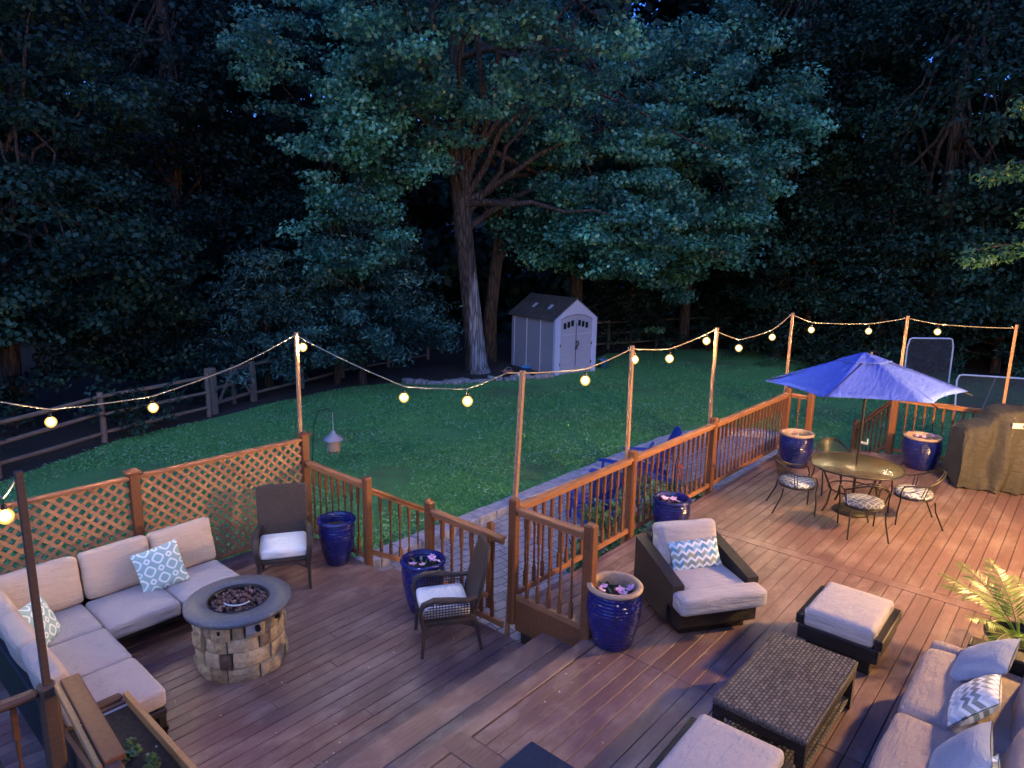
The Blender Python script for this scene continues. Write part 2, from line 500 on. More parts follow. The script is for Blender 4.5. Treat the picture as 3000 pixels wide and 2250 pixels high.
# ------------------------------------------------------------------ mesh helpers
class MB:
    """collects shapes into ONE mesh; every vert in the local space of its thing"""
    def __init__(s):
        s.v = []; s.f = []; s.uv = {}; s.sm = []
    def add(s, vs, fs, smooth=False, uvs=None):
        o = len(s.v)
        s.v += [tuple(x) for x in vs]
        for i, f in enumerate(fs):
            if uvs is not None: s.uv[len(s.f)] = uvs[i]
            s.f.append(tuple(o + j for j in f))
            s.sm.append(smooth)
        return s
    def box(s, a, b, ch=0.0, mat=None):
        """box from corner a to corner b, edges chamfered by ch"""
        lo = [min(x, y) for x, y in zip(a, b)]; hi = [max(x, y) for x, y in zip(a, b)]
        c = [(x + y) / 2 for x, y in zip(lo, hi)]; h = [(y - x) / 2 for x, y in zip(lo, hi)]
        if ch <= 0:
            vs = [(c[0] + sx * h[0], c[1] + sy * h[1], c[2] + sz * h[2]) for sx in (-1, 1) for sy in (-1, 1) for sz in (-1, 1)]
            fs = [(0, 1, 3, 2), (4, 6, 7, 5), (0, 4, 5, 1), (2, 3, 7, 6), (0, 2, 6, 4), (1, 5, 7, 3)]
        else:
            ch = min(ch, min(h) * 0.95)
            vs = []; ix = {}
            for sx in (-1, 1):
                for sy in (-1, 1):
                    for sz in (-1, 1):
                        for ax in range(3):
                            p = [h[0] - ch, h[1] - ch, h[2] - ch]; p[ax] = h[ax]
                            ix[(sx, sy, sz, ax)] = len(vs)
                            vs.append((c[0] + sx * p[0], c[1] + sy * p[1], c[2] + sz * p[2]))
            fs = []
            S2 = (-1, 1)
            for s1 in S2:
                fs.append([ix[(s1, y, z, 0)] for y, z in ((-1, -1), (1, -1), (1, 1), (-1, 1))][::s1])
                fs.append([ix[(x, s1, z, 1)] for x, z in ((-1, -1), (-1, 1), (1, 1), (1, -1))][::s1])
                fs.append([ix[(x, y, s1, 2)] for x, y in ((-1, -1), (1, -1), (1, 1), (-1, 1))][::s1])
            for s1 in S2:
                for s2 in S2:
                    k = s1 * s2
                    fs.append([ix[(s1, s2, -1, 0)], ix[(s1, s2, -1, 1)], ix[(s1, s2, 1, 1)], ix[(s1, s2, 1, 0)]][::k])
                    fs.append([ix[(s1, -1, s2, 0)], ix[(s1, 1, s2, 0)], ix[(s1, 1, s2, 2)], ix[(s1, -1, s2, 2)]][::k])
                    fs.append([ix[(-1, s1, s2, 1)], ix[(-1, s1, s2, 2)], ix[(1, s1, s2, 2)], ix[(1, s1, s2, 1)]][::k])
            for sx in S2:
                for sy in S2:
                    for sz in S2:
                        fs.append([ix[(sx, sy, sz, i)] for i in range(3)][::sx * sy * sz])
        if mat is not None: vs = [tuple(mat @ Vector(v)) for v in vs]
        return s.add(vs, fs)
    def beam(s, a, b, w, h, ch=0.0, up=(0, 0, 1)):
        """rectangular bar from a to b, w across, h along up"""
        a = Vector(a); b = Vector(b); d = b - a; L = d.length; x = d.normalized()
        u = Vector(up)
        y = u.cross(x)
        if y.length < 1e-4: y = Vector((0, 1, 0)).cross(x)
        y.normalize(); z = x.cross(y)
        mt = Matrix(((x.x, y.x, z.x, a.x), (x.y, y.y, z.y, a.y), (x.z, y.z, z.z, a.z), (0, 0, 0, 1)))
        return s.box((0, -w / 2, -h / 2), (L, w / 2, h / 2), ch, mt)
    def tube(s, pts, rad, n=8, caps=True, smooth=True):
        pts = [Vector(p) for p in pts]
        rads = rad if isinstance(rad, (list, tuple)) else [rad] * len(pts)
        vs = []; fs = []
        prev = None
        for i, p in enumerate(pts):
            d = (pts[min(i + 1, len(pts) - 1)] - pts[max(i - 1, 0)]).normalized()
            if prev is None:
                r = Vector((0, 0, 1)) if abs(d.z) < 0.9 else Vector((1, 0, 0))
                prev = (r - d * r.dot(d)).normalized()
            else:
                prev = (prev - d * prev.dot(d)).normalized()
            q = d.cross(prev)
            for j in range(n):
                a = 2 * PI * j / n
                vs.append(tuple(p + (prev * math.cos(a) + q * math.sin(a)) * rads[i]))
        for i in range(len(pts) - 1):
            for j in range(n):
                fs.append((i * n + j, i * n + (j + 1) % n, (i + 1) * n + (j + 1) % n, (i + 1) * n + j))
        s.add(vs, fs, smooth)
        if caps:
            s.add([vs[j] for j in range(n)], [tuple(range(n))[::-1]])
            k = (len(pts) - 1) * n
            s.add([vs[k + j] for j in range(n)], [tuple(range(n))])
        return s
    def lathe(s, prof, n=32, smooth=True, c=(0, 0)):
        vs = []; fs = []
        for r, z in prof:
            for j in range(n):
                a = 2 * PI * j / n
                vs.append((c[0] + r * math.cos(a), c[1] + r * math.sin(a), z))
        for i in range(len(prof) - 1):
            for j in range(n):
                fs.append((i * n + j, i * n + (j + 1) % n, (i + 1) * n + (j + 1) % n, (i + 1) * n + j))
        return s.add(vs, fs, smooth)
    def disc(s, r, z, n=32, c=(0, 0), flip=False):
        vs = [(c[0] + r * math.cos(2 * PI * j / n), c[1] + r * math.sin(2 * PI * j / n), z) for j in range(n)]
        return s.add(vs, [tuple(range(n))[::-1] if flip else tuple(range(n))])
    def cushion(s, c, size, r=0.05, puff=0.03, n=10, mat=None, wob=0.0, seed=0):
        """rounded, slightly puffed box"""
        hx, hy, hz = (q / 2 for q in size)
        r = min(r, hx * .95, hy * .95, hz * .95)
        ix = {}; vs = []; fs = []
        def vert(p):
            key = (round(p[0], 5), round(p[1], 5), round(p[2], 5))
            if key in ix: return ix[key]
            q = [p[0] * hx, p[1] * hy, p[2] * hz]
            inn = [max(-(h - r), min(h - r, t)) for t, h in zip(q, (hx, hy, hz))]
            d = Vector([a - b for a, b in zip(q, inn)])
            if d.length > 1e-9: d = d.normalized() * r
            w = [inn[i] + d[i] for i in range(3)]
            # thinnest axis puffs out
            hs = (hx, hy, hz); t = hs.index(min(hs))
            o = [i for i in range(3) if i != t]
            w[t] *= 1 + puff / hs[t] * (1 - p[o[0]] ** 2) * (1 - p[o[1]] ** 2)
            if wob:
                nz = noise.noise(Vector((w[0] * 5 + seed, w[1] * 5, w[2] * 5)))
                w = [w[i] * (1 + wob * nz) for i in range(3)]
            v = Vector(w)
            if mat is not None: v = mat @ v
            ix[key] = len(vs)
            vs.append((v.x + c[0], v.y + c[1], v.z + c[2]))
            return ix[key]
        g = [math.sin(PI / 2 * (2 * i / n - 1)) * .5 + (2 * i / n - 1) * .5 for i in range(n + 1)]
        for ax in range(3):
            for sg in (-1, 1):
                for i in range(n):
                    for j in range(n):
                        q = []
                        for a, b in ((g[i], g[j]), (g[i + 1], g[j]), (g[i + 1], g[j + 1]), (g[i], g[j + 1])):
                            p = [0, 0, 0]; p[ax] = sg; p[(ax + 1) % 3] = a; p[(ax + 2) % 3] = b
                            q.append(vert(p))
                        fs.append(tuple(q if sg > 0 else q[::-1]))
        return s.add(vs, fs, True)
    def sphere(s, c, r, n=8, sq=(1, 1, 1)):
        prof = [(max(1e-4, math.sin(PI * i / n)) * r, -math.cos(PI * i / n) * r) for i in range(n + 1)]
        vs = []; fs = []
        m = n * 2
        for rr, z in prof:
            for j in range(m):
                a = 2 * PI * j / m
                vs.append((c[0] + rr * math.cos(a) * sq[0], c[1] + rr * math.sin(a) * sq[1], c[2] + z * sq[2]))
        for i in range(n):
            for j in range(m):
                fs.append((i * m + j, i * m + (j + 1) % m, (i + 1) * m + (j + 1) % m, (i + 1) * m + j))
        return s.add(vs, fs, True)
    def pillow(s, w, h, th, n=16):
        """thin seam at the rim, fat middle; lies in local XZ plane, faces -Y"""
        for sg in (-1, 1):
            vs = []; fs = []; uvs = []
            for i in range(n + 1):
                for j in range(n + 1):
                    x = 2 * i / n - 1; y = 2 * j / n - 1
                    t = (max(0, 1 - abs(x) ** 2.6) * max(0, 1 - abs(y) ** 2.6)) ** 0.55
                    k = 1 - 0.055 * ((1 - abs(x) ** 2) * abs(y) ** 3)
                    k2 = 1 - 0.055 * ((1 - abs(y) ** 2) * abs(x) ** 3)
                    wr = 0.006 * noise.noise(Vector((x * 4, y * 4, sg * 3)))
                    vs.append((x * w / 2 * k2, sg * (th / 2 * t + .003) + wr * t, y * h / 2 * k))
            for i in range(n):
                for j in range(n):
                    a = i * (n + 1) + j
                    q = (a, a + n + 1, a + n + 2, a + 1)
                    fs.append(q if sg < 0 else q[::-1])
                    u = [((2 * (k // (n + 1)) / n - 1) * w / 2, (2 * (k % (n + 1)) / n - 1) * h / 2) for k in fs[-1]]
                    uvs.append(u)
            s.add(vs, fs, True, uvs)
        return s
    def build(s, name, mat, parent=None, loc=None, rot=None):
        me = bpy.data.meshes.new(name)
        me.from_pydata(s.v, [], s.f)
        me.polygons.foreach_set('use_smooth', s.sm)
        uvl = me.uv_layers.new(name='UVMap')
        co = np.array(s.v); buf = np.zeros((len(me.loops), 2))
        li = 0
        for fi, f in enumerate(s.f):
            if fi in s.uv:
                for k, u in enumerate(s.uv[fi]): buf[li + k] = u
            else:
                a, b2, c2 = co[f[0]], co[f[1]], co[f[2]]
                nn = np.abs(np.cross(b2 - a, c2 - a))
                ax = int(nn.argmax())
                sel = ((1, 2), (0, 2), (0, 1))[ax]
                for k, vi in enumerate(f): buf[li + k] = co[vi][list(sel)]
            li += len(f)
        uvl.data.foreach_set('uv', buf.ravel())
        if mat is not None: me.materials.append(mat)
        o = bpy.data.objects.new(name, me)
        COL.objects.link(o)
        if loc: o.location = loc
        if rot: o.rotation_euler = rot
        if parent: o.parent = parent
        return o

def fast_mesh(name, V, Q, mat, parent=None, loc=None):
    """numpy verts and quads straight to a mesh (leaves)"""
    me = bpy.data.meshes.new(name)
    n, f = len(V), len(Q)
    me.vertices.add(n); me.loops.add(4 * f); me.polygons.add(f)
    me.vertices.foreach_set('co', V.astype('f').ravel())
    me.loops.foreach_set('vertex_index', Q.astype('i').ravel())
    me.polygons.foreach_set('loop_start', np.arange(0, 4 * f, 4, dtype='i'))
    me.polygons.foreach_set('loop_total', np.full(f, 4, dtype='i'))
    me.update(calc_edges=True)
    me.materials.append(mat)
    o = bpy.data.objects.new(name, me)
    COL.objects.link(o)
    if loc: o.location = loc
    if parent: o.parent = parent
    return o

def tag(o, label=None, cat=None, group=None, kind=None):
    if label: o['label'] = label
    if cat: o['category'] = cat
    if group: o['group'] = group
    if kind: o['kind'] = kind
    return o
def thing(name, label, cat, loc=(0, 0, 0), rz=0.0, group=None):
    o = bpy.data.objects.new(name, None)
    o.empty_display_size = 0.2
    COL.objects.link(o)
    o.location = loc; o.rotation_euler = (0, 0, rz)
    return tag(o, label, cat, group)
KIDS = {}
def dup(root, loc, rz, label, group=None, scale=None):
    r = root.copy(); COL.objects.link(r)
    r.location = loc; r.rotation_euler = (0, 0, rz); r['label'] = label
    if group: r['group'] = group
    if scale: r.scale = scale
    for ch in list(root.children):
        c = ch.copy(); COL.objects.link(c); c.parent = r
        for g in list(ch.children):
            d = g.copy(); COL.objects.link(d); d.parent = c
    return r
def linked(o, parent, loc, rot=None):
    c = o.copy(); COL.objects.link(c); c.parent = parent; c.location = loc
    if rot: c.rotation_euler = rot
    return c

H2 = 0.33           # upper deck above the lower deck
ZG = -0.65          # lawn
# ================================================================== GROUND
def sheet(name, pts, z, mat, kind='structure', cuts=0):
    mb = MB(); mb.add([(x, y, z) for x, y in pts], [tuple(range(len(pts)))])
    o = mb.build(name, mat); tag(o, kind=kind); return o
sheet('forest_ground', [(-120, -60), (140, -60), (140, 140), (-120, 140)], ZG - 0.06, M['floor'])
lawn_pts = [(-14, 3.5), (-6.3, 8.4), (-1.8, 11.6), (.6, 12.9), (3.3, 13.4), (5.2, 13.9), (8.0, 14.2), (9.7, 13.6), (10.6, 12.5), (12.2, 11.7), (13.9, 10.9), (14.9, 10.8), (16.6, 10.5), (18, 11.6), (20.5, 12.3), (25.5, 9.8), (26.8, 7.0), (26.2, 5.0), (25.5, 2.6), (27, -1), (29, -6), (20, -12), (-14, -12)]
sheet('lawn', lawn_pts, ZG, M['lawn'])
# tufts and clover
def blades():
    g = np.random.default_rng(3)
    n = 150000
    P = np.empty((0, 2))
    poly = np.array(lawn_pts)
    def inside(p):
        x, y = p[:, 0], p[:, 1]; r = np.zeros(len(p), bool); j = len(poly) - 1
        for i in range(len(poly)):
            xi, yi = poly[i]; xj, yj = poly[j]
            r ^= ((yi > y) != (yj > y)) & (x < (xj - xi) * (y - yi) / (yj - yi + 1e-12) + xi)
            j = i
        return r
    while len(P) < n * 1.25:
        # denser near the deck
        d = 7 + 22 * g.random(60000) ** 1.15
        a = g.uniform(-0.72, 0.72, 60000) + math.atan2(.64254, .7395)
        q = np.stack([-5.06 + d * np.cos(a), -4.33 + d * np.sin(a)], 1)
        ok = inside(q) & ~((q[:, 0] > -4.6) & (q[:, 0] < 11.8) & (q[:, 1] < 3.45) ) & ~((q[:, 0] > -9) & (q[:, 0] < 0) & (q[:, 1] < 3.9))
        P = np.concatenate([P, q[ok]])
    thin = np.array([noise.noise(Vector((x * .45 + 9, y * .45, 4))) for x, y in P])
    P = P[(thin + g.uniform(-.25, .25, len(P))) < .22]
    n = min(n, len(P)); P = P[:n]
    cl = np.array([noise.noise(Vector((x * .8, y * .8, 0))) for x, y in P[::5]])
    cl = np.repeat(cl, 5)[:n]; cl = np.resize(cl, n)
    ht = (g.uniform(.018, .042, n) * (1 + .7 * np.clip(cl, -.6, 1)))
    wd = g.uniform(.006, .014, n)
    an = g.uniform(0, PI * 2, n); ln = g.uniform(-2.0, 2.0, (n, 2))
    dx, dy = np.cos(an) * wd, np.sin(an) * wd
    V = np.empty((n, 4, 3))
    V[:, 0] = np.stack([P[:, 0] - dx, P[:, 1] - dy, np.full(n, ZG)], 1)
    V[:, 1] = np.stack([P[:, 0] + dx, P[:, 1] + dy, np.full(n, ZG)], 1)
    tx, ty = P[:, 0] + ln[:, 0] * ht, P[:, 1] + ln[:, 1] * ht
    V[:, 2] = np.stack([tx + dx * .7, ty + dy * .7, ZG + ht], 1)
    V[:, 3] = np.stack([tx - dx * .7, ty - dy * .7, ZG + ht], 1)
    return V.reshape(-1, 3), np.arange(4 * n).reshape(-1, 4)
def leaf_cloud_late(P):
    g = np.random.default_rng(4); n = len(P); a = g.uniform(0, 2 * PI, n); r = g.uniform(.018, .036, n)
    V = np.empty((n, 4, 3))
    for k in range(4):
        V[:, k, 0] = P[:, 0] + np.cos(a + k * PI / 2) * r * (1 if k % 2 else .7); V[:, k, 1] = P[:, 1] + np.sin(a + k * PI / 2) * r * (1 if k % 2 else .7)
        V[:, k, 2] = ZG + .045 + g.uniform(-.012, .015, n)
    return V.reshape(-1, 3), np.arange(4 * n).reshape(-1, 4)
V, Q = blades()
tag(fast_mesh('grass', V, Q, M['grass']), 'short green grass and clover covering the back lawn', 'grass', kind='stuff')
# pale clover leaves in drifts
g = np.random.default_rng(12)
P = V.reshape(-1, 4, 3)[:, 0, :2]
P = P[g.permutation(len(P))]
cl = np.array([noise.noise(Vector((x * .7, y * .7, 3))) + .45 * noise.noise(Vector((x * 3, y * 3, 1))) for x, y in P[:60000]])
P = P[:60000][cl > .10][:9000]
V, Q = leaf_cloud_late(P)
tag(fast_mesh('clover', V, Q, leaf_mat('clover_leaf', [(.14, .34, .12), (.26, .50, .24), (.40, .60, .40)], .3)), 'pale clover patches scattered through the lawn grass', 'clover', kind='stuff')
# patio under and beyond the railings
sheet('patio', [(-.3, -1.2), (8.2, -1.2), (8.2, 0.2), (11.5, .2), (11.7, 1.6), (11.3, 2.45), (10.4, 2.95), (9.3, 3.12), (1.0, 3.12), (-.3, 3.12)], ZG + 0.05, M['paver'])
mb = MB()
edge = [(-.1, 3.28), (1.5, 3.28), (3.2, 3.28), (5.0, 3.28), (6.8, 3.28), (8.3, 3.28), (9.4, 3.27), (10.2, 3.15), (10.9, 2.85), (11.45, 2.4), (11.75, 1.8), (11.8, 1.0)]
for a, b in zip(edge[:-1], edge[1:]):
    L = math.dist(a, b); n = max(1, round(L / .42))
    for i in range(n):
        p = [a[k] + (b[k] - a[k]) * (i + .02) / n for k in (0, 1)]; q = [a[k] + (b[k] - a[k]) * (i + .98) / n for k in (0, 1)]
        zz = ZG + .115 + rnd.uniform(-.008, .008)
        mb.beam((*p, zz), (*q, zz), .30, .17, .012)
tag(mb.build('patio_kerb', plain('kerb_stone', (.30, .29, .335), .8, 0, .3, 7, .4)), kind='structure')
# mulch bed round the big trees
sheet('mulch_bed', [(9.7, 13.7), (10.6, 12.45), (12.2, 11.6), (13.9, 10.85), (14.8, 11.0), (16.5, 14.5), (15, 18), (10, 17)], ZG + 0.02, M['floor'])

# ================================================================== DECKS
def boards(name, x0, x1, y0, y1, ztop, w=.138, gap=.007, th=.028, seed=1, extra=None):
    g = random.Random(seed); mb = MB(); y = y0
    while y < y1 - .02:
        yw = min(w, y1 - y)
        segs = []; x = x0; first = True
        while x < x1 - .01:
            L = g.uniform(1.6, 4.6) if first else 4.8; first = False
            e = min(x1, x + L)
            if x1 - e < .5: e = x1
            segs.append((x, e)); x = e
        for a, b in segs:
            dz = g.uniform(-.0015, .0015)
            mb.box((a + .0015, y, ztop - th + dz), (b - .0015, y + yw - gap, ztop + dz), .002)
        y += w
    if extra: extra(mb)
    return mb.build(name, M['deck'])
tag(boards('lower_deck', -4.15, -.12, -.42, 3.82, 0.0, seed=3), kind='structure')
DIV = [(-1.86, .22), (3.29, .17)]
def upper(mb):
    for xd, w in DIV:
        mb.box((xd - w / 2, -5.2, H2 - .028), (xd + w / 2, -1.0 if xd < 0 else -.14, H2 + .002), .004)
    # border board along the edge of the step, and beside the railing
    mb.box((-6.2, -1.10, H2 - .028), (0, -.965, H2), .004)
ub = MB()
def run(mb, x0, x1, y0, y1, seed):
    g = random.Random(seed); y = y0
    while y < y1 - .02:
        yw = min(.138, y1 - y)
        dz = g.uniform(-.0015, .0015)
        mb.box((x0 + .004, y, H2 - .028 + dz), (x1 - .004, y + yw - .007, H2 + dz), .002)
        y += .138
run(ub, -6.2, -1.86 - .112, -5.25, -1.105, 5)
run(ub, -1.86 + .112, 0, -5.25, -1.105, 6)
run(ub, 0.003, 3.29 - .087, -5.25, -.07, 7)
run(ub, 3.29 + .087, 8.0, -5.25, -.07, 8)
run(ub, 8.003, 9.0, -5.25, -1.62, 9)
# notch filled with boards cut to the diagonal
y = -1.62
while y < -.35:
    xe = 8.0 + (-.31 - (y + .138)) / 1.29 * 1.0
    if xe > 8.05: ub.box((8.003, y, H2 - .028), (xe, y + .131, H2), .004)
    y += .138
upper(ub)
tag(ub.build('upper_deck', M['deck']), kind='structure')
# skirts and frame under the boards (dark, solid)
mb = MB()
mb.box((-6.2, -5.25, -.60), (8.9, -1.0, H2 - .031))
mb.box((.03, -1.0, -.60), (7.9, -.10, H2 - .034))
mb.box((-4.1, -.95, -.60), (-.16, 3.78, -.031))
tag(mb.build('deck_frame', M['dark_wood']), kind='structure')
# the step between the decks
mb = MB()
mb.box((-6.2, -.70, .135), (-.02, -.435, .163), .004)
mb.box((-6.2, -.958, .135), (-.02, -.707, .163), .004)
mb.box((-6.2, -.45, .0), (-.02, -.425, .134))
mb.box((-6.2, -.985, .164), (-.02, -.962, H2 - .030))
tag(mb.build('deck_step', M['deck']), kind='structure')
# house wall behind the camera with its two lit lanterns
hw = thing('house_wall', 'grey clapboard house wall behind the deck', 'house', (0, -5.32, 0))
mb = MB()
for i in range(36):
    z = -.7 + i * .18
    mb.add([(-9, 0, z), (13, 0, z), (13, .022, z), (-9, .022, z), (-9, .004, z + .18), (13, .004, z + .18)], [(3, 2, 5, 4), (0, 1, 2, 3)])
mb.box((-9, -.2, -.7), (13, -.002, 5.8))
mb.build('siding', M['siding'], hw)
def lantern(x, z, mat, label):
    t = thing('wall_lantern', label, 'lantern', (x, -5.29, z), 0, 'lit lanterns on the house wall')
    mb = MB(); mb.box((-.06, 0, -.12), (.06, .03, .12), .006); mb.tube([(0, .02, .06), (0, .10, .13), (0, .14, .16)], .012)
    mb.build('bracket', M['black'], t)
    mb = MB(); mb.lathe([(.10, .115), (.02, .175), (.001, .18)], 12, False, (0, .14)); mb.disc(.10, .114, 12, (0, .14), True)
    mb.lathe([(.001, -.128), (.07, -.125), (.07, -.112)], 12, False, (0, .14)); mb.build('cap', M['black'], t)
    mb = MB(); mb.lathe([(.055, -.11), (.075, .0), (.08, .11)], 16, True, (0, .14)); mb.build('lit_glass', mat, t)
lantern(-1.75, 2.15, M['lampA'], 'lit lantern beside the house door nearer the lower deck')
lantern(4.7, 2.7, M['lampB'], 'brighter warm lantern on the house wall nearer the grill')

# ================================================================== RAILINGS
def baluster_mesh(h, w=.034):
    mb = MB()
    a = w / 2
    mb.box((-a, -a, 0), (a, a, h * .20), .002)
    mb.box((-a, -a, h * .74), (a, a, h), .002)
    z0, z1 = h * .20, h * .74; L = z1 - z0
    prof = [(a * .95, z0), (a * .55, z0 + L * .05), (a * .95, z0 + L * .09), (a * .6, z0 + L * .14), (a * .85, z0 + L * .36), (a * .6, z0 + L * .52),
            (a * 1.0, z0 + L * .56), (a * .55, z0 + L * .60), (a * .8, z0 + L * .80), (a * .95, z0 + L * .90), (a * .6, z0 + L * .95), (a * .95, z1)]
    mb.lathe(prof, 8)
    return mb
BAL = {}
def baluster(parent, loc, h, name='baluster'):
    key = round(h, 3)
    if key not in BAL:
        o = baluster_mesh(h).build(name, M['rail'], parent, loc)
        BAL[key] = o
        return o
    return linked(BAL[key], parent, loc)
def post_part(parent, loc, h, w=.10, cap=False, name='post', mat='rail'):
    mb = MB()
    a = w / 2
    if cap:
        mb.box((-a, -a, 0), (a, a, h - .05), .006)
        mb.box((-a - .025, -a - .025, h - .05), (a + .025, a + .025, h - .02), .006)
        mb.add([(-a, -a, h - .02), (a, -a, h - .02), (a, a, h - .02), (-a, a, h - .02), (0, 0, h + .015)], [(0, 1, 4), (1, 2, 4), (2, 3, 4), (3, 0, 4)])
    else:
        mb.box((-a, -a, 0), (a, a, h), .018)
    return mb.build(name, M[mat], parent, loc)
def railing(label, p0, p1, z0, posts, postw=.10, spacing=.15, zt=1.08, zb=.10, drop=0.0, cat='railing', post_h=1.17, post_z=None, group='wooden baluster railings round the decks'):
    """rail from p0 to p1 (xy), z0 floor level; posts = list of fractions; drop = fall of the far end"""
    t = thing('deck_railing', label, cat, (p0[0], p0[1], z0), math.atan2(p1[1] - p0[1], p1[0] - p0[0]), group)
    L = math.dist(p0, p1)
    sl = -drop / L
    for fr in posts:
        x = L * fr
        base = 0 if post_z is None or drop == 0 else (post_z - z0 if fr > .5 else 0)
        post_part(t, (x, 0, base - .25 if base == 0 else base), (sl * x + post_h) - (base - .25 if base == 0 else base), postw)
    segs = sorted(set([0.0] + list(posts) + [1.0]))
    mb = MB(); mb2 = MB()
    for a, b in zip(segs[:-1], segs[1:]):
        xa = L * a + (postw / 2 if a in posts else 0); xb = L * b - (postw / 2 if b in posts else 0)
        mb.beam((xa, 0, zt - .018 + sl * xa), (xb, 0, zt - .018 + sl * xb), .088, .036, .006)
        mb.beam((xa, 0, zt - .06 + sl * xa), (xb, 0, zt - .06 + sl * xb), .036, .048, .003)
        mb2.beam((xa, 0, zb - .02 + sl * xa), (xb, 0, zb - .02 + sl * xb), .04, .065, .004)
        n = max(1, round((xb - xa) / spacing) - 1)
        for i in range(n):
            x = xa + (xb - xa) * (i + 1) / (n + 1)
            baluster(t, (x, 0, zb + .012 + sl * x), zt - .085 - zb - .012)
    mb.build('top_rail', M['railx'], t)
    mb2.build('bottom_rail', M['railx'], t)
    return t
railing('long stained baluster railing along the upper deck and the patio', (0, 0), (7.93, 0), H2, [0.0, 2.336 / 7.93, 4.722 / 7.93, 1.0])
railing('tiny end railing between two posts at the far corner of the long railing', (7.93, -.06), (7.93, -.42), H2, [1.0], .115, .15)
railing('short stained railing over a dark fascia at the top of the deck step', (0, -.055), (0, -.96), H2, [1.0], .115, .15)
mb = MB(); mb.box((-.022, -.90, .03), (.022, -.055, H2 + .055), .004)
tag(mb.build('fascia_board', M['rail']), kind='structure')
railing('stained railing of the lower deck behind the plain blue pot, next to the lattice', (-.09, 3.72), (-.09, 2.382), 0, [1.0], .10, .15)
railing('stained railing of the lower deck behind the flower pot and the angled wicker chair', (-.09, 1.208), (-.09, .055), 0, [0.0], .10, .15)
railing('sloping stair railing beside the lawn, going down from the lower deck', (-.04, 2.382), (.95, 2.382), 0, [1.0], .09, .15, 1.02, .16, .58, post_z=ZG + .05)
railing('sloping stair railing behind the flower pot, going down to the paved patio', (-.04, 1.208), (.95, 1.208), 0, [1.0], .09, .15, 1.02, .16, .58, post_z=ZG + .05)
railing('end railing of the upper deck behind the grill and the far blue pot', (8.98, -1.60), (8.98, -5.2), H2, [0.0, .48], .12, .15)
railing('dark sloping stair railing at the far end beyond the umbrella table', (9.03, -1.555), (9.95, -.75), H2, [1.0], .10, .15, 1.04, .16, .86, post_z=ZG)
mb = MB()
for i, x in enumerate((.0, .30, .60)):
    mb.box((x - .09, 1.27, -.20 - .19 * i), (x + .26, 2.32, -.165 - .19 * i), .005)
    mb.box((x + .20, 1.27, ZG), (x + .225, 2.32, -.205 - .19 * i), 0)
tag(mb.build('patio_stairs', M['deck']), kind='structure')
mb = MB(); cs, sn = math.cos(R(40)), math.sin(R(40))
for i in range(4):
    c0 = Vector((8.44 + .14 + .28 * i * .77, -.95 + .12 + .28 * i * .64, H2 - .2 * (i + 1)))
    mb.beam(c0 - Vector((-.5, .6, 0)), c0 + Vector((-.5, .6, 0)), .3, .035, .004)
tag(mb.build('lawn_stairs', M['deck']), kind='structure')

# lattice fence
def lattice(label, x0, x1, y, h=1.40, z0=0.0, seed=0, mode=0):
    L = x1 - x0
    t = thing('lattice_fence', label, 'lattice fence', (x0, y, z0), 0, 'lattice fence panels behind the corner sofa')
    mb = MB()
    mb.box((.055, -.045, h - .035), (L - .055, .045, h), .006)
    mb.build('top_rail', M['railx'], t)
    mb = MB(); mb.box((.055, -.03, .05), (L - .055, .03, .09), .004); mb.build('bottom_rail', M['railx'], t)
    mb = MB()
    zb, zt = .092, h - .037
    HH = zt - zb; W2 = L - .12; sp = .130; w = .037
    for sg, yy in ((1, .006), (-1, -.006)):
        k = -HH
        while k < W2:
            a0 = max(0, k); a1 = min(W2, k + HH)
            if a1 - a0 > .03:
                za, zb2 = (a0 - k, a1 - k) if sg > 0 else (HH - (a0 - k), HH - (a1 - k))
                mb.beam((.06 + a0, yy, zb + za), (.06 + a1, yy, zb + zb2), .010, w, 0, (0, -1 if sg > 0 else 1, 0) if False else (-(zb2 - za), 0, (a1 - a0)))
            k += sp * 1.0
    mb.build('lattice_panel', M['lattice'], t)
    return t
PX = [-.09, -2.30, -4.15]
for i, x in enumerate(PX):
    t = thing('lattice_post', ['tall capped lattice post carrying a light pole at the lawn corner', 'capped reddish lattice post between the two lattice panels behind the sofa', 'lattice post at the far left end of the lattice fence'][i], 'post', (x, 3.78, -.3), 0, 'capped posts of the lattice fence')
    post_part(t, (0, 0, 0), 1.78, .105, True, 'shaft')
lattice('lattice panel between the two capped posts, behind the wicker armchair', PX[1], PX[0], 3.78)
lattice('lattice panel at the left behind the sofa corner, left of the middle capped post', PX[2], PX[1], 3.78)

# ================================================================== POLES, STRING LIGHTS
def pole(x, y, z0, z1, label, lean=(0, 0)):
    t = thing('light_pole', label, 'pole', (x, y, z0), 0, 'wooden poles carrying the string lights')
    mb = MB(); mb.beam((0, 0, 0), (lean[0], lean[1], z1 - z0), .045, .045, .004, (0, 1, 0)); mb.build('shaft', M['dark_wood'] if 'dark' in label else M['pole'], t)
    mb = MB()
    pts = [(lean[0], lean[1] - .0 + .03, z1 - z0 - .06), (lean[0], lean[1] + .05, z1 - z0 - .06), (lean[0], lean[1] + .06, z1 - z0 - .035)]
    mb.tube(pts, .006, 6); mb.build('hook', M['steel'], t)
pole(-.09, 3.865, .6, 2.85, 'light pole on the tall lattice corner post', (0.02, 0.02))
pole(0, .08, -.3, 2.83, 'light pole standing at the corner of the long railing, in front of the lawn', (.09, -.08))
pole(2.336, .08, -.3, 2.85, 'light pole at the second post of the long railing, right of the shed', (0, .02))
pole(4.722, .08, -.3, 2.89, 'light pole at the third post of the long railing')
pole(7.98, .085, -.3, 2.91, 'light pole behind the left tip of the blue umbrella')
pole(9.07, -1.60, -.3, 2.92, 'light pole rising behind the top of the blue umbrella')
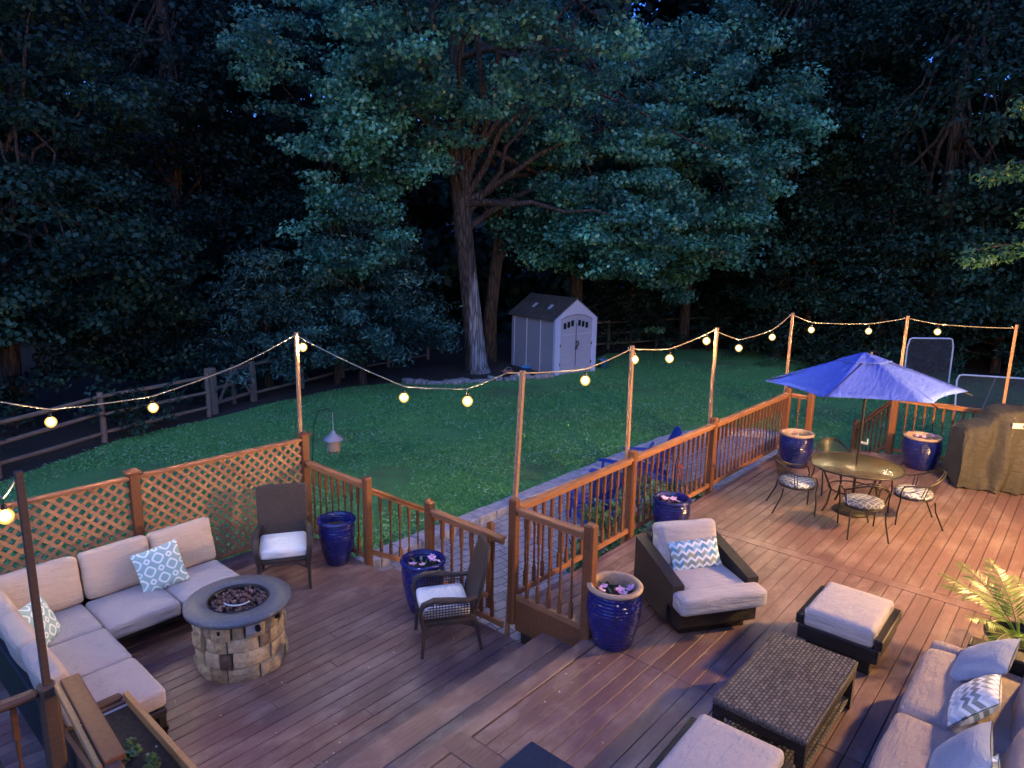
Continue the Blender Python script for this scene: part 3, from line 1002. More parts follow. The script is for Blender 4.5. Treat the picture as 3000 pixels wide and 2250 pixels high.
pole(9.07, -3.22, -.3, 2.9, 'light pole at the right edge behind the covered grill')
pole(-4.0, .74, 1.0, 2.60, 'dark light pole in front of the corner sofa, standing on the corner rail post')
pole(-4.22, 3.86, .2, 2.8, 'light pole at the left end of the lattice fence')
def sag(a, b, s, n=10):
    return [(a[0] + (b[0] - a[0]) * i / n, a[1] + (b[1] - a[1]) * i / n, a[2] + (b[2] - a[2]) * i / n - s * 4 * (i / n) * (1 - i / n)) for i in range(n + 1)]
def string(label, knots, bulbs, s=.012):
    t = thing('string_light', label, 'string lights', knots[0], 0, 'spans of lit bulbs strung between the poles')
    o = Vector(knots[0])
    pts = []
    for a, b in zip(knots[:-1], knots[1:]):
        q = sag(a, b, s * math.dist(a, b), 8); pts += q if not pts else q[1:]
    mb = MB(); mb.tube([Vector(p) - o for p in pts], .0075, 5); mb.build('cable', M['cable'], t)
    for b in bulbs:
        c = Vector(b) - o
        # cable height above the bulb
        mb = MB(); mb.tube([(0, 0, .13), (0, 0, .085)], .004, 5, True); mb.tube([(0, 0, .085), (0, 0, .035)], [.016, .021], 8); sk = mb.build('socket', M['socket'], t, c)
        mb = MB(); mb.lathe([(.001, -.068), (.022, -.063), (.043, -.045), (.056, -.02), (.058, .0), (.050, .022), (.032, .042), (.018, .05)], 16); mb.build('bulb', M['bulb'], sk)
U = lambda b: (b[0], b[1], b[2] + .13)
B = [(-3.0, 3.9, 2.15), (-1.97, 3.9, 2.13), (-.03, 3.80, 2.66), (0, 1.74, 2.29), (0, .69, 2.42), (1.32, .09, 2.55), (2.40, .10, 2.67), (3.31, .09, 2.58), (4.42, .09, 2.72), (5.63, .09, 2.49), (7.06, .09, 2.54),
     (8.16, -.22, 2.61), (8.72, -1.06, 2.62), (9.05, -2.10, 2.68)]
string('string light span over the lattice fence with two bulbs at the left', [(-.11, 3.90, 2.80), (-.9, 3.9, 2.50), U(B[1]), U(B[0]), (-4.22, 3.9, 2.76)], B[:2])
string('string light span before the left lawn, with a bulb at its pole top', [(-.07, 3.84, 2.80), U(B[3]), U(B[4]), (0.03, .16, 2.79)], B[2:5])
string('string light span crossing below the shed with bulbs left of the second railing post', [(0.03, .16, 2.79), U(B[5]), (2.336, .125, 2.80)], B[5:6])
string('string light span right of the shed between the second and third railing posts', [(2.336, .125, 2.82), U(B[6]), U(B[7]), (4.722, .105, 2.86)], B[6:9])
string('string light span over the right lawn with two bulbs ending at the umbrella', [(4.722, .105, 2.84), U(B[9]), U(B[10]), (7.98, .11, 2.88)], B[9:11])
string('string light span above the blue umbrella with two bulbs', [(7.98, .06, 2.86), U(B[11]), U(B[12]), (9.07, -1.57, 2.87)], B[11:13])
string('string light span at the right above the goal frames with one bulb', [(9.07, -1.63, 2.87), U(B[13]), (9.07, -3.2, 2.84)], B[13:14])
string('string light span at the far left edge with one bulb before the lattice', [(-4.0, .79, 2.55), (-3.95, 1.52, 2.19), (-4.2, 3.84, 2.72)], [(-3.95, 1.52, 2.06)])

# ================================================================== CORNER PLANTER AND RAILS, near left
t = thing('planter_box', 'dark wooden planter box of soil beside the sofa end in the near left corner', 'planter', (-3.62, .40, 0))
mb = MB(); mb.box((-.27, -1.5, -.6), (-.235, .72, .48), .004); mb.box((-.23, .685, -.6), (.19, .72, .46), .004); mb.build('side_board', M['dark_wood'], t)
mb = MB(); mb.box((.195, -1.5, 0.0), (.235, .75, .50), .004); mb.build('front_board', M['gold_wood'], t)
mb = MB(); mb.box((-.27, .725, .44), (.19, .80, .50), .02); mb.build('end_rail', M['dark_wood'], t)
mb = MB(); mb.box((-.233, -1.5, .0), (.193, .683, .43)); mb.build('soil', M['soil'], t)
t = thing('corner_railing', 'dark rail post with handrails in the near left corner below the light pole', 'railing', (-4.0, .74, -.4))
post_part(t, (0, 0, 0), 1.48, .11, False, 'post', 'dark_wood')
mb = MB(); mb.beam((-.06, 0, 1.44), (-1.6, .05, 1.44), .09, .06, .02); mb.build('left_rail', M['dark_wood'], t)
mb = MB(); mb.beam((.13, -.02, 1.46), (.07, -1.02, 1.42), .115, .045, .006); mb.build('handrail', M['rail'], t)
mb = MB(); mb.beam((.045, -.02, 1.45), (-.015, -1.02, 1.41), .03, .05, .004); mb.build('rail_edge', M['gold_wood'], t)
post_part(t, (.05, -1.05, 0), 1.42, .10, False, 'post', 'dark_wood')
for i in range(9):
    baluster(t, (-.2 - .15 * i, 0.006, .5), .9)
mb = MB(); mb.box((-1.6, -.02, .0), (-.06, .02, .42)); mb.build('skirt', M['dark_wood'], t)
t2 = tag(None or MB().box((-6.2, -1.6, -.62), (-4.05, 3.7, -.60)).build('side_path', M['floor']), kind='structure')

# ================================================================== CORNER SOFA (lower deck)
def pil_rot(face, tilt):
    """pillow faces `face` degrees about z, tilted back"""
    return (-R(tilt), 0, R(face))
s = thing('corner_sofa', 'L shaped corner sofa by the lattice, beige cushions light-tinted tan on backs and lavender on seats', 'sofa', (0, 0, 0))
fr = MB()
fr.box((-3.90, 2.44, .20), (-1.72, 3.20, .26), .01); fr.box((-3.90, 1.05, .20), (-3.14, 2.44, .26), .01)
fr.build('base_frame', M['dframe'], s)
mb = MB(); mb.box((-3.90, 3.20, .20), (-1.72, 3.25, .62), .01); mb.box((-3.95, 1.05, .20), (-3.90, 3.25, .62), .01)
for x in (-1.9, -2.3, -2.7, -3.1, -3.5): mb.box((x, 3.185, .26), (x + .03, 3.198, .62))
mb.build('back_frame', M['dframe'], s)
for (x, y) in ((-1.76, 2.48), (-1.76, 3.18), (-3.86, 3.18), (-3.18, 1.09), (-3.86, 1.09), (-3.2, 2.5)):
    MB().box((x - .03, y - .03, 0.001), (x + .03, y + .03, .20), .004).build('leg', M['dframe'], s)
mb = MB(); mb.box((-3.18, 1.06, .05), (-3.14, 1.7, .09)); mb.build('stretcher', M['dframe'], s)
for i, (a, b) in enumerate((((-3.88, 2.45), (-3.13, 3.08)), ((-3.12, 2.36), (-2.44, 3.06)), ((-2.43, 2.36), (-1.75, 3.06)), ((-3.80, 1.75), (-3.13, 2.43)), ((-3.80, 1.05), (-3.13, 1.74)))):
    MB().cushion(((a[0] + b[0]) / 2, (a[1] + b[1]) / 2, .355), (b[0] - a[0], b[1] - a[1], .17), .045, .018, 10, None, .01, i).build('seat_cushion', M['lav'], s)
for i, (xa, xb) in enumerate(((-3.86, -3.11), (-3.10, -2.43), (-2.42, -1.75))):
    MB().cushion(((xa + xb) / 2, 3.13, .67), (xb - xa, .16, .50), .055, .03, 10, Matrix.Rotation(R(-14), 3, 'X'), .04, i * 3).build('back_cushion', M['tan'], s)
for i, (ya, yb) in enumerate(((2.40, 3.04), (1.75, 2.39), (1.08, 1.74))):
    MB().cushion((-3.82, (ya + yb) / 2, .67), (.16, yb - ya, .50), .055, .03, 10, Matrix.Rotation(R(-14), 3, 'Y'), .04, i * 5 + 2).build('back_cushion', M['tan'], s)
def pillow(name, label, mat, loc, rot, w, h, th, group='patterned throw pillows'):
    o = MB().pillow(w, h, th).build(name, mat, None, loc, rot)
    return tag(o, label, 'pillow', group)
pillow('throw_pillow', 'teal pillow with white ring pattern leaning on the long back of the corner sofa', M['ringp'], (-2.44, 2.84, .64), (R(-24), R(-9), R(-8)), .46, .46, .13)
pillow('throw_pillow', 'teal ring patterned pillow behind the dark light pole in the sofa corner', M['ringp'], (-3.60, 2.60, .60), (R(-26), R(8), R(52)), .44, .44, .13)

# ================================================================== FIRE PIT
fp = thing('fire_pit', 'round stone fire pit with a slate ring top and lava rocks', 'fire pit', (-2.20, 1.63, 0), R(-112))
fp.scale = (.965, .965, 1.10)
mb = MB(); g = random.Random(5)
rows = [(0.002, .125), (.129, .14), (.271, .125), (.398, .142)]
for ri, (z, h) in enumerate(rows):
    a = g.uniform(0, .5) + ri * .25; end = a + 2 * PI
    while a < end - .05:
        da = g.choice([.30, .45, .62, .74])
        if end - a - da < .22: da = end - a
        r1 = .425 + g.uniform(-.024, .028); n = 5
        vs = []; fs = []
        for i in range(n + 1):
            aa = a + .014 + (da - .028) * i / n
            for j, zz in enumerate((z, z + h * .33, z + h * .66, z + h - .005)):
                rr = r1 + (0.012 if j in (1, 2) and 0 < i < n else 0) + g.uniform(-.006, .006)
                vs.append((rr * math.cos(aa), rr * math.sin(aa), zz))
            vs.append((.34 * math.cos(aa), .34 * math.sin(aa), z + h - .005)); vs.append((.34 * math.cos(aa), .34 * math.sin(aa), z))
        for i in range(n):
            for j in range(6): fs.append((i * 6 + j, (i + 1) * 6 + j, (i + 1) * 6 + (j + 1) % 6, i * 6 + (j + 1) % 6))
        fs.append(tuple(range(6))); fs.append(tuple(n * 6 + j for j in range(6))[::-1])
        mb.add(vs, fs)
        a += da
mb.build('stone_base', M['pitstone'], fp)
mb = MB(); mb.lathe([(.28, .50), (.28, .582), (.292, .590), (.50, .590), (.512, .58), (.512, .555), (.50, .545), (.30, .545)], 64); mb.build('top_ring', M['slate'], fp)
mb = MB(); mb.lathe([(.298, .5925), (.292, .597), (.282, .596), (.277, .56), (.277, .52)], 48); mb.lathe([(.001, .535), (.277, .535)], 48); mb.build('burner_pan', M['black'], fp)
mb = MB()
for i in range(210):
    r = .258 * math.sqrt(g.random()); a = g.uniform(0, 2 * PI); c = Vector((r * math.cos(a), r * math.sin(a), .555 + g.uniform(0, .022)))
    q = g.uniform(.014, .028); ro = Matrix.Rotation(g.uniform(0, 6), 3, (g.random(), g.random(), g.random() + .1))
    vs = [c + ro @ Vector(v) * q * g.uniform(.75, 1.15) for v in ((1, 0, 0), (-1, 0, 0), (0, 1, 0), (0, -1, 0), (0, 0, .8), (0, 0, -.8))]
    mb.add(vs, [(0, 2, 4), (2, 1, 4), (1, 3, 4), (3, 0, 4), (2, 0, 5), (1, 2, 5), (3, 1, 5), (0, 3, 5)])
tag(mb.build('lava_rock', M['lavarock'], fp), kind='stuff')
mb = MB(); mb.tube([(.14 * math.cos(a * .25 + 5.0), .14 * math.sin(a * .25 + 5.0), .586) for a in range(9)], .008, 6); mb.build('burner_tube', M['steel'], fp)
mb = MB(); mb.box((.435, .02, .44), (.452, .16, .535), .004); pn = mb.build('control_panel', M['door'], fp)
mb = MB(); mb.tube([(.452, .125, .495), (.49, .125, .495)], .026, 12); mb.build('knob', M['black'], pn)
mb = MB(); mb.box((.36, -.235, .47), (.405, -.175, .50)); mb.box((.30, .30, .48), (.335, .345, .51)); mb.build('air_vent', M['black'], fp)

# ================================================================== WICKER DINING CHAIRS (lower deck)
def slab(mb, outline, th, mat=None):
    """flat outline in XZ, th along Y"""
    n = len(outline)
    vs = [(x, -th / 2, z) for x, z in outline] + [(x, th / 2, z) for x, z in outline]
    if mat is not None: vs = [tuple(mat @ Vector(v)) for v in vs]
    fs = [tuple(range(n)), tuple(range(n, 2 * n))[::-1]] + [(i, i + n, (i + 1) % n + n, (i + 1) % n) for i in range(n)]
    return mb.add(vs, fs)
def wicker_chair(label, loc, rz, square):
    """faces -Y, origin on the floor"""
    t = thing('wicker_chair', label, 'chair', loc, rz, 'brown wicker chairs with white seat pads')
    w, d, sh = .56, .54, .38
    for (x, y, x2, y2) in ((-.27, -.28, -.26, -.25), (.27, -.28, .26, -.25), (-.25, .33, -.25, .25), (.25, .33, .25, .25)):
        MB().tube([(x, y, 0.001), (x * .99, (y + y2) / 2, .2), (x2, y2, sh)], [.017, .02, .026], 8).build('leg', M['wick2'], t)
    mb = MB(); mb.cushion((0, 0, sh - .01), (w, d, .07), .03, .0, 6)
    for sx in (-1, 1):
        mb.tube([(sx * .27, -.26, .14 + .16), (sx * .27, -.1, .34), (sx * .26, .1, .34), (sx * .25, .28, .27)], .012, 6)
    mb.tube([(-.26, -.27, .26), (-.13, -.27, .33), (.13, -.27, .33), (.26, -.27, .26)], .012, 6)
    mb.build('seat_frame', M['wick2'], t)
    MB().cushion((0, -.03, sh + .075), (w - .05, d - .04, .11), .04, .02, 10, None, .015, 3).build('seat_pad', M['white'], t)
    lean = Matrix.Translation((0, .245, sh)) @ Matrix.Rotation(R(-14), 4, 'X')
    bh = .66
    mb = MB()
    if square: out = [(-.25, -.06), (.25, -.06), (.265, bh - .02), (.255, bh), (-.255, bh), (-.265, bh - .02)]
    else: out = [(-.20, -.06), (.20, -.06), (.26, .25), (.235, .50), (.17, .70), (-.17, .70), (-.235, .50), (-.26, .25)]
    slab(mb, out, .045, lean)
    n = len(out)
    mb.tube([tuple(lean @ Vector((x, 0, z))) for x, z in out[1:] + out[:1]], .024, 8)
    mb.build('backrest', M['wick2'], t)
    for sx in (-1, 1):
        arm = [(sx * .27, -.27, .36), (sx * .285, -.30, .50), (sx * .295, -.27, .585), (sx * .30, -.16, .625), (sx * .30, .0, .61), (sx * .29, .16, .585), (sx * .26, .28, .60)]
        mb = MB()
        # flat broad arm: two tubes side by side
        mb.tube(arm, [.02, .024, .028, .03, .03, .026, .02], 8); mb.tube([(p[0] - sx * .018, p[1], p[2] + .002) for p in arm], [.018, .022, .026, .028, .028, .024, .018], 8)
        ar = mb.build('armrest', M['wick2'], t)
        mb = MB()
        for i in range(17):
            y = -.26 + i * .031
            zt = .60 if y > -.15 else .60 - (-.15 - y) * 1.0
            mb.beam((sx * .272, y, .345), (sx * .283, y, zt), .006, .008)
        for i in range(9):
            z = .37 + i * .028
            y0 = -.26 if z < .5 else -.26 + (z - .5) * .9
            mb.beam((sx * .279, y0, z), (sx * .276, .25, z), .006, .008)
        mb.build('side_weave', M['wick2'], t)
        mb = MB()
        for i in range(16): mb.beam((sx * .265, -.25 + i * .033, .29 + .04 * math.sin(PI * i / 15)), (sx * .268, -.25 + i * .033, .36), .005, .006)
        for i in range(2): mb.beam((sx * .267, -.25, .33 + i * .02), (sx * .267, .26, .33 + i * .02), .005, .006)
        mb.build('apron_weave', M['wick2'], t)
    return t
wicker_chair('wicker chair with a square high back and white pad before the lattice', (-1.06, 2.75, 0), R(-31), True).scale = (1.06, 1.06, 1.04)
wicker_chair('wicker chair with a shield shaped back and open woven arms, seen sideways', (-.62, .38, 0), R(-124), False)

# ================================================================== GLAZED POTS AND FLOWERS
def pot(label, loc, r, h, rimmat, style):
    t = thing('glazed_pot', label, 'pot', loc, rnd.uniform(0, 6), 'blue glazed garden pots')
    if style == 0: prof = [(.001, .001), (r * .62, .001), (r * .66, .012), (r * .86, h * .30), (r * 1.0, h * .62), (r * 1.03, h * .82), (r * 1.0, h * .955)]
    else: prof = [(.001, .001), (r * .74, .001), (r * .78, .012), (r * .94, h * .30), (r * 1.04, h * .55), (r * 1.05, h * .74), (r * .98, h * .94)]
    MB().lathe(prof, 48).build('body', M['glaze'], t)
    z = prof[-1][1]; q = prof[-1][0]
    MB().lathe([(q - .004, z - .004), (q + .018, z + .008), (q + .022, z + .026), (q + .008, z + .042), (q - .022, z + .042), (q - .032, z + .028), (q - .036, z - .05), (q - .04, z - .16)], 48).build('rim', rimmat, t)
    mb = MB(); mb.disc(q - .037, z - .085, 32); mb.build('soil', M['soil'], t)
    return t, z - .085, q
def flowers(label, c, r, seed, nfl=6, nl=26):
    g = random.Random(seed)
    t = thing('flower_plant', label, 'flowers', c, 0, 'pink flowers planted in the blue pots')
    mb = MB()
    for i in range(nl):
        a = g.uniform(0, 2 * PI); q = r * math.sqrt(g.random()) * .8; L = g.uniform(.06, .13); d = Vector((math.cos(a), math.sin(a), g.uniform(.5, 1.6))).normalized()
        b = Vector((q * math.cos(a), q * math.sin(a), 0)); e = b + d * L; s2 = d.cross(Vector((0, 0, 1))).normalized() * g.uniform(.010, .018)
        mid = (b + e) / 2 + Vector((0, 0, .01))
        mb.add([b, mid - s2, e, mid + s2], [(0, 1, 2), (0, 2, 3)])
    mb.build('leaves', M['pleaf'], t)
    for i in range(nfl):
        a = g.uniform(0, 2 * PI); q = r * math.sqrt(g.random()) * .75
        c2 = Vector((q * math.cos(a), q * math.sin(a), g.uniform(.06, .12))); mb = MB()
        nr = Vector((g.uniform(-.5, .5), g.uniform(-.5, .5), 1)).normalized(); x = nr.orthogonal().normalized(); y = nr.cross(x); s2 = g.uniform(.034, .05)
        for k in range(5):
            b = 2 * PI * k / 5; d = x * math.cos(b) + y * math.sin(b); e = nr.cross(d)
            mb.add([c2, c2 + d * s2 * .6 + e * s2 * .5, c2 + d * s2 * 1.15 + nr * s2 * .25, c2 + d * s2 * .6 - e * s2 * .5], [(0, 1, 2, 3)])
        mb.build('flower', M['petal'], t)
_, z, q = pot('plain blue pot without flowers between the lattice chair and the stair railing', (-.34, 2.70, 0), .225, .59, M['glaze'], 0)
_, z, q = pot('dark blue pot of pale pink flowers behind the side view wicker chair', (-.36, 1.02, 0), .235, .60, M['glaze'], 0)
flowers('pale pink flowers in the dark blue pot behind the wicker chair', (-.36, 1.02, z), q, 3, 7, 16)
_, z, q = pot('shiny cobalt pot with a tan rim between the step and the armchair', (.10, -1.19, H2), .25, .60, M['rim'], 1)
flowers('purple and pink flowers with striped leaves in the tan rimmed pot by the step', (.10, -1.19, H2 + z), q, 8, 7, 44)
_, z, q = pot('squat dark blue pot of purple flowers against the long railing, behind the armchair', (2.84, -.33, H2), .235, .46, M['glaze'], 1)
flowers('small purple flowers in the squat pot against the long railing', (2.84, -.33, H2 + z), q, 12, 8, 14)
_, z, q = pot('tan rimmed blue pot in the railing corner beyond the umbrella table', (6.93, -.55, H2), .27, .60, M['rim'], 1)
flowers('few pink flowers in the tan rimmed pot in the railing corner', (6.93, -.55, H2 + z), q, 15, 4, 10)
_, z, q = pot('dark tan rimmed blue pot standing beside the covered grill', (8.38, -2.22, H2), .29, .58, M['rim'], 1)
flowers('two lilac flower heads in the pot beside the covered grill', (8.38, -2.22, H2 + z), q, 19, 5, 10)

# ================================================================== WICKER ARMCHAIR, OTTOMANS, COFFEE TABLE
ac = thing('wicker_armchair', 'black wicker armchair with thick grey seat and back cushions', 'armchair', (1.16, -1.50, H2), R(-34))
mb = MB(); mb.box((-.44, -.46, .10), (.44, .44, .30), .01); mb.box((-.36, -.38, .001), (.36, .38, .10), .005); mb.build('base', M['wick'], ac)
def arm(sx):
    mb = MB(); x0, x1 = (.35, .47) if sx > 0 else (-.47, -.35)
    prof = [(-.40, .30), (-.40, .53), (-.33, .545), (.42, .68), (.46, .68), (.46, .10), (-.30, .10), (-.30, .301)]
    vs = [(x0, y, z) for y, z in prof] + [(x1, y, z) for y, z in prof]; n = len(prof)
    mb.add(vs, [tuple(range(n)), tuple(range(n, 2 * n))[::-1]] + [(i, i + n, (i + 1) % n + n, (i + 1) % n) for i in range(n)])
    mb.build('armrest', M['wick'], ac)
arm(-1); arm(1)
mb = MB(); mb.box((-.35, .34, .30), (.35, .46, .72), .012); mb.build('backrest', M['wick'], ac)
mb = MB(); mb.cushion((0, -.07, .39), (.69, .74, .18), .04, .015, 12, None, .01, 1); mb.cushion((0, -.48, .39), (.94, .22, .18), .042, .006, 10, None, .01, 4); mb.build('seat_cushion', M['grey'], ac)
MB().cushion((0, .24, .66), (.70, .19, .46), .06, .03, 12, Matrix.Rotation(R(-16), 3, 'X'), .05, 9).build('back_cushion', M['grey'], ac)
def place(o_loc, rz, local):
    return tuple(Matrix.Translation(o_loc) @ Matrix.Rotation(rz, 4, 'Z') @ Vector(local))
pillow('chevron_pillow', 'blue and white chevron pillow across the wicker armchair', M['chev'], place((1.16, -1.50, H2), R(-34), (.02, .06, .60)), (R(-28), R(-3), R(-36)), .56, .32, .13)
def ottoman(label, loc, rz=0.0, first=None):
    if first: return dup(first, loc, rz, label)
    t = thing('ottoman', label, 'ottoman', loc, rz, 'black wicker ottomans with grey cushions')
    mb = MB(); mb.box((-.37, -.345, .16), (.37, .345, .30), .01)
    mb.box((-.30, -.28, .001), (.30, .28, .16), .006)
    mb.box((-.37, .30, .30), (.37, .37, .40), .01); mb.box((-.37, -.37, .30), (.37, -.30, .40), .01); mb.build('base', M['wick'], t)
    MB().cushion((0, 0, .385), (.75, .60, .18), .042, .014, 12, None, .01, 2).build('cushion', M['grey'], t)
    return t
o1 = ottoman('wicker ottoman with grey cushion between the armchair and the big sofa', (1.50, -2.91, H2))
ottoman('wicker ottoman with grey cushion at the near end of the coffee table', (-1.22, -2.86, H2), R(2), o1)
ct = thing('coffee_table', 'dark woven wicker coffee table with a lower shelf', 'coffee table', (.03, -2.86, H2))
mb = MB(); mb.box((-.63, -.345, .37), (.63, .345, .42), .008); mb.build('tabletop', M['wicktop'], ct)
mb = MB(); mb.box((-.625, -.34, .30), (.625, -.32, .369)); mb.box((-.625, .32, .30), (.625, .34, .369)); mb.box((-.625, -.319, .30), (-.605, .319, .369)); mb.box((.605, -.319, .30), (.625, .319, .369)); mb.build('apron', M['wick'], ct)
for x in (-.59, .59):
    for y in (-.305, .305): MB().box((x - .035, y - .035, 0.001), (x + .035, y + .035, .30), .004).build('leg', M['wick'], ct)
mb = MB(); mb.box((-.61, -.325, .08), (.61, .325, .11), .005); mb.build('shelf', M['wicktop'], ct)
mb = MB(); mb.box((-.42, -.28, 0), (.42, .28, .012), .004)
tag(mb.build('door_mat', M['navy'], None, (-1.90, -1.77, H2 + .003), (0, 0, 0)), 'dark navy door mat lying at the bottom edge beside the ottoman', 'mat')

# ================================================================== BIG SOFA (right)
bs = thing('wicker_sofa', 'large wicker sofa with grey mauve cushions along the right edge', 'sofa', (.2, -4.06, H2))
mb = MB(); mb.box((-2.4, -.46, .10), (1.28, .42, .28), .01); mb.build('base', M['wick'], bs)
mb = MB(); mb.box((-2.4, -.62, .10), (1.28, -.46, .70), .012); mb.build('backrest', M['wick'], bs)
mb = MB(); mb.box((1.10, -.46, .28), (1.28, .20, .56), .012); mb.build('armrest', M['wick'], bs)
for i, (a, b) in enumerate(((0.0, 1.10), (-1.12, -.01), (-2.24, -1.13))):
    MB().cushion(((a + b) / 2, .06, .36), (b - a, .84, .19), .07, .025, 14, None, .03, i * 7).build('seat_cushion', M['mauve'], bs)
    MB().cushion(((a + b) / 2, -.36, .62), (b - a - .02, .24, .50), .10, .05, 14, Matrix.Rotation(R(14), 3, 'X'), .05, i * 4 + 1).build('back_cushion', M['mauve'], bs)
MB().cushion((1.17, .28, .36), (.16, .36, .19), .06, .01, 8, None, .03, 5).build('seat_corner', M['mauve'], bs)
pillow('sofa_pillow', 'plain pale blue pillow at the far arm of the mauve sofa', M['bluegrey'], (1.02, -4.00, H2 + .60), (R(-50), R(8), R(176)), .50, .48, .16, 'pillows on the mauve sofa')
pillow('sofa_pillow', 'grey chevron pillow next to the plain blue one on the mauve sofa', M['chev2'], (.45, -4.02, H2 + .58), (R(-42), R(-6), R(184)), .52, .40, .17, 'pillows on the mauve sofa')
pillow('sofa_pillow', 'plain pale blue pillow at the near end of the mauve sofa', M['bluegrey'], (-.34, -4.04, H2 + .58), (R(-36), R(-4), R(186)), .56, .50, .16, 'pillows on the mauve sofa')
pillow('sofa_pillow', 'blue chevron pillow at the bottom edge of the mauve sofa', M['chev'], (-.66, -4.14, H2 + .60), (R(-34), R(0), R(188)), .48, .44, .16, 'pillows on the mauve sofa')
# palm
pl = thing('potted_palm', 'green palm in a black plastic pot behind the mauve sofa', 'plant', (2.30, -4.16, H2))
MB().lathe([(.001, .001), (.19, .001), (.24, .27), (.275, .27), (.28, .31), (.25, .31), (.235, .24)], 32).build('pot', M['blackpl'], pl)
MB().disc(.237, .245, 24).build('soil', M['soil'], pl)
def frond(mb, base, az, L, rise, droop, g, nl=26, ll=.22):
    pts = []
    for i in range(13):
        s2 = i / 12
        r = L * s2 * math.cos(rise * (1 - .4 * s2)); z = L * (math.sin(rise) * s2 - droop * s2 * s2)
        pts.append(Vector(base) + Vector((math.cos(az) * r, math.sin(az) * r, z)))
    mb.tube(pts, [.007 * (1 - .75 * i / 12) for i in range(13)], 5)
    for i in range(nl):
        s2 = .25 + .75 * i / nl; k = s2 * 12; j = min(11, int(k)); p = pts[j].lerp(pts[j + 1], k - j); d = (pts[j + 1] - pts[j]).normalized()
        side = d.cross(Vector((0, 0, 1))).normalized()
        l2 = ll * math.sin(PI * (.15 + .8 * s2)) * g.uniform(.85, 1.1)
        for sg in (-1, 1):
            e = p + (side * sg * .8 + d * .65 + Vector((0, 0, g.uniform(-.35, .05)))).normalized() * l2
            wv = d * .010
            mid = p.lerp(e, .45)
            mb.add([p, mid - wv, e, mid + wv], [(0, 1, 2, 3)])
g = random.Random(2)
for i in range(13):
    mb = MB(); frond(mb, (0, 0, .24), 2 * PI * i / 13 + g.uniform(-.2, .2), g.uniform(.6, .95), g.uniform(.6, 1.25), g.uniform(.25, .6), g)
    mb.build('frond', M['palm'], pl)

# ================================================================== UMBRELLA TABLE SET
TC = (5.31, -1.93)
ptb = thing('patio_table', 'round glass topped metal patio table under the blue umbrella', 'table', (*TC, H2))
MB().lathe([(.001, .70), (.60, .70), (.61, .706), (.60, .712), (.001, .712)], 64).build('tabletop', M['glasstop'], ptb)
MB().lathe([(.60, .695), (.622, .695), (.628, .706), (.622, .717), (.60, .717), (.598, .706), (.60, .695)], 64).build('rim', M['metal'], ptb)
for k in range(4):
    a = PI / 4 + k * PI / 2; c, s_ = math.cos(a), math.sin(a)
    MB().tube([(.50 * c, .50 * s_, .69), (.44 * c, .44 * s_, .55), (.34 * c, .34 * s_, .35), (.38 * c, .38 * s_, .12), (.44 * c, .44 * s_, .012)], .014, 8).build('leg', M['metal'], ptb)
mb = MB(); mb.tube([(.34 * math.cos(2 * PI * i / 24), .34 * math.sin(2 * PI * i / 24), .35) for i in range(25)], .010, 6, False); mb.build('ring_stretcher', M['metal'], ptb)
um = thing('patio_umbrella', 'blue market umbrella open over the round patio table', 'umbrella', (*TC, H2))
MB().lathe([(.001, .06), (.05, .06), (.10, .05), (.24, .035), (.25, .001), (.001, .001)], 32).build('base', M['metal'], um)
MB().tube([(0, 0, .03), (0.012, .0, 1.2), (.02, .0, 2.30)], .019, 12).build('pole', M['metal'], um)
mb = MB(); mb.tube([(.0, -.02, 1.05), (.0, -.10, 1.05)], .02, 8); mb.tube([(0, -.10, 1.05), (0, -.10, 1.12)], .012, 6); mb.build('crank', M['steel'], um)
def canopy(name, rmax, zc, zr, sc, parent, ang0, r0=0.0, tilt=None):
    mb = MB(); NR, NS = 10, 8
    for k in range(6):
        a0 = ang0 + k * PI / 3; a1 = a0 + PI / 3
        vs = []
        for i in range(NR + 1):
            f = r0 + (1 - r0) * i / NR
            for j in range(NS + 1):
                s2 = j / NS
                p = Vector((math.cos(a0), math.sin(a0), 0)).lerp(Vector((math.cos(a1), math.sin(a1), 0)), s2)
                bow = 4 * s2 * (1 - s2)
                rr = rmax * f * (1 - sc * bow * f * f)
                z = zc + (zr - zc) * (f ** 1.08) - .045 * bow * math.sin(PI * min(1, f * .95)) * (1 if rmax > .6 else .3)
                v = Vector((p.x * rr, p.y * rr, z))
                vs.append(tuple(v))
        fs = [(i * (NS + 1) + j, (i + 1) * (NS + 1) + j, (i + 1) * (NS + 1) + j + 1, i * (NS + 1) + j + 1) for i in range(NR) for j in range(NS)]
        mb.add(vs, fs, True)
    o = mb.build(name, M['umb'], parent)
    md = o.modifiers.new('thick', 'SOLIDIFY'); md.thickness = .004
    return o
canopy_e = canopy('canopy', 1.30, 2.33, 1.865, .085, um, R(112), .0)
v = canopy('vent', .36, 2.345, 2.226, .03, um, R(112)); v.parent = canopy_e
canopy_e.rotation_euler = (R(-2.0), R(1.0), 0)
MB().lathe([(.03, 2.335), (.035, 2.352), (.02, 2.37), (.001, 2.375)], 12).build('finial', M['metal'], um)
for k in range(6):
    a = R(112) + k * PI / 3; MB().tube([(0.02, 0, 2.30), (1.29 * math.cos(a), 1.29 * math.sin(a), 1.852)], .008, 6).build('rib', M['metal'], um)
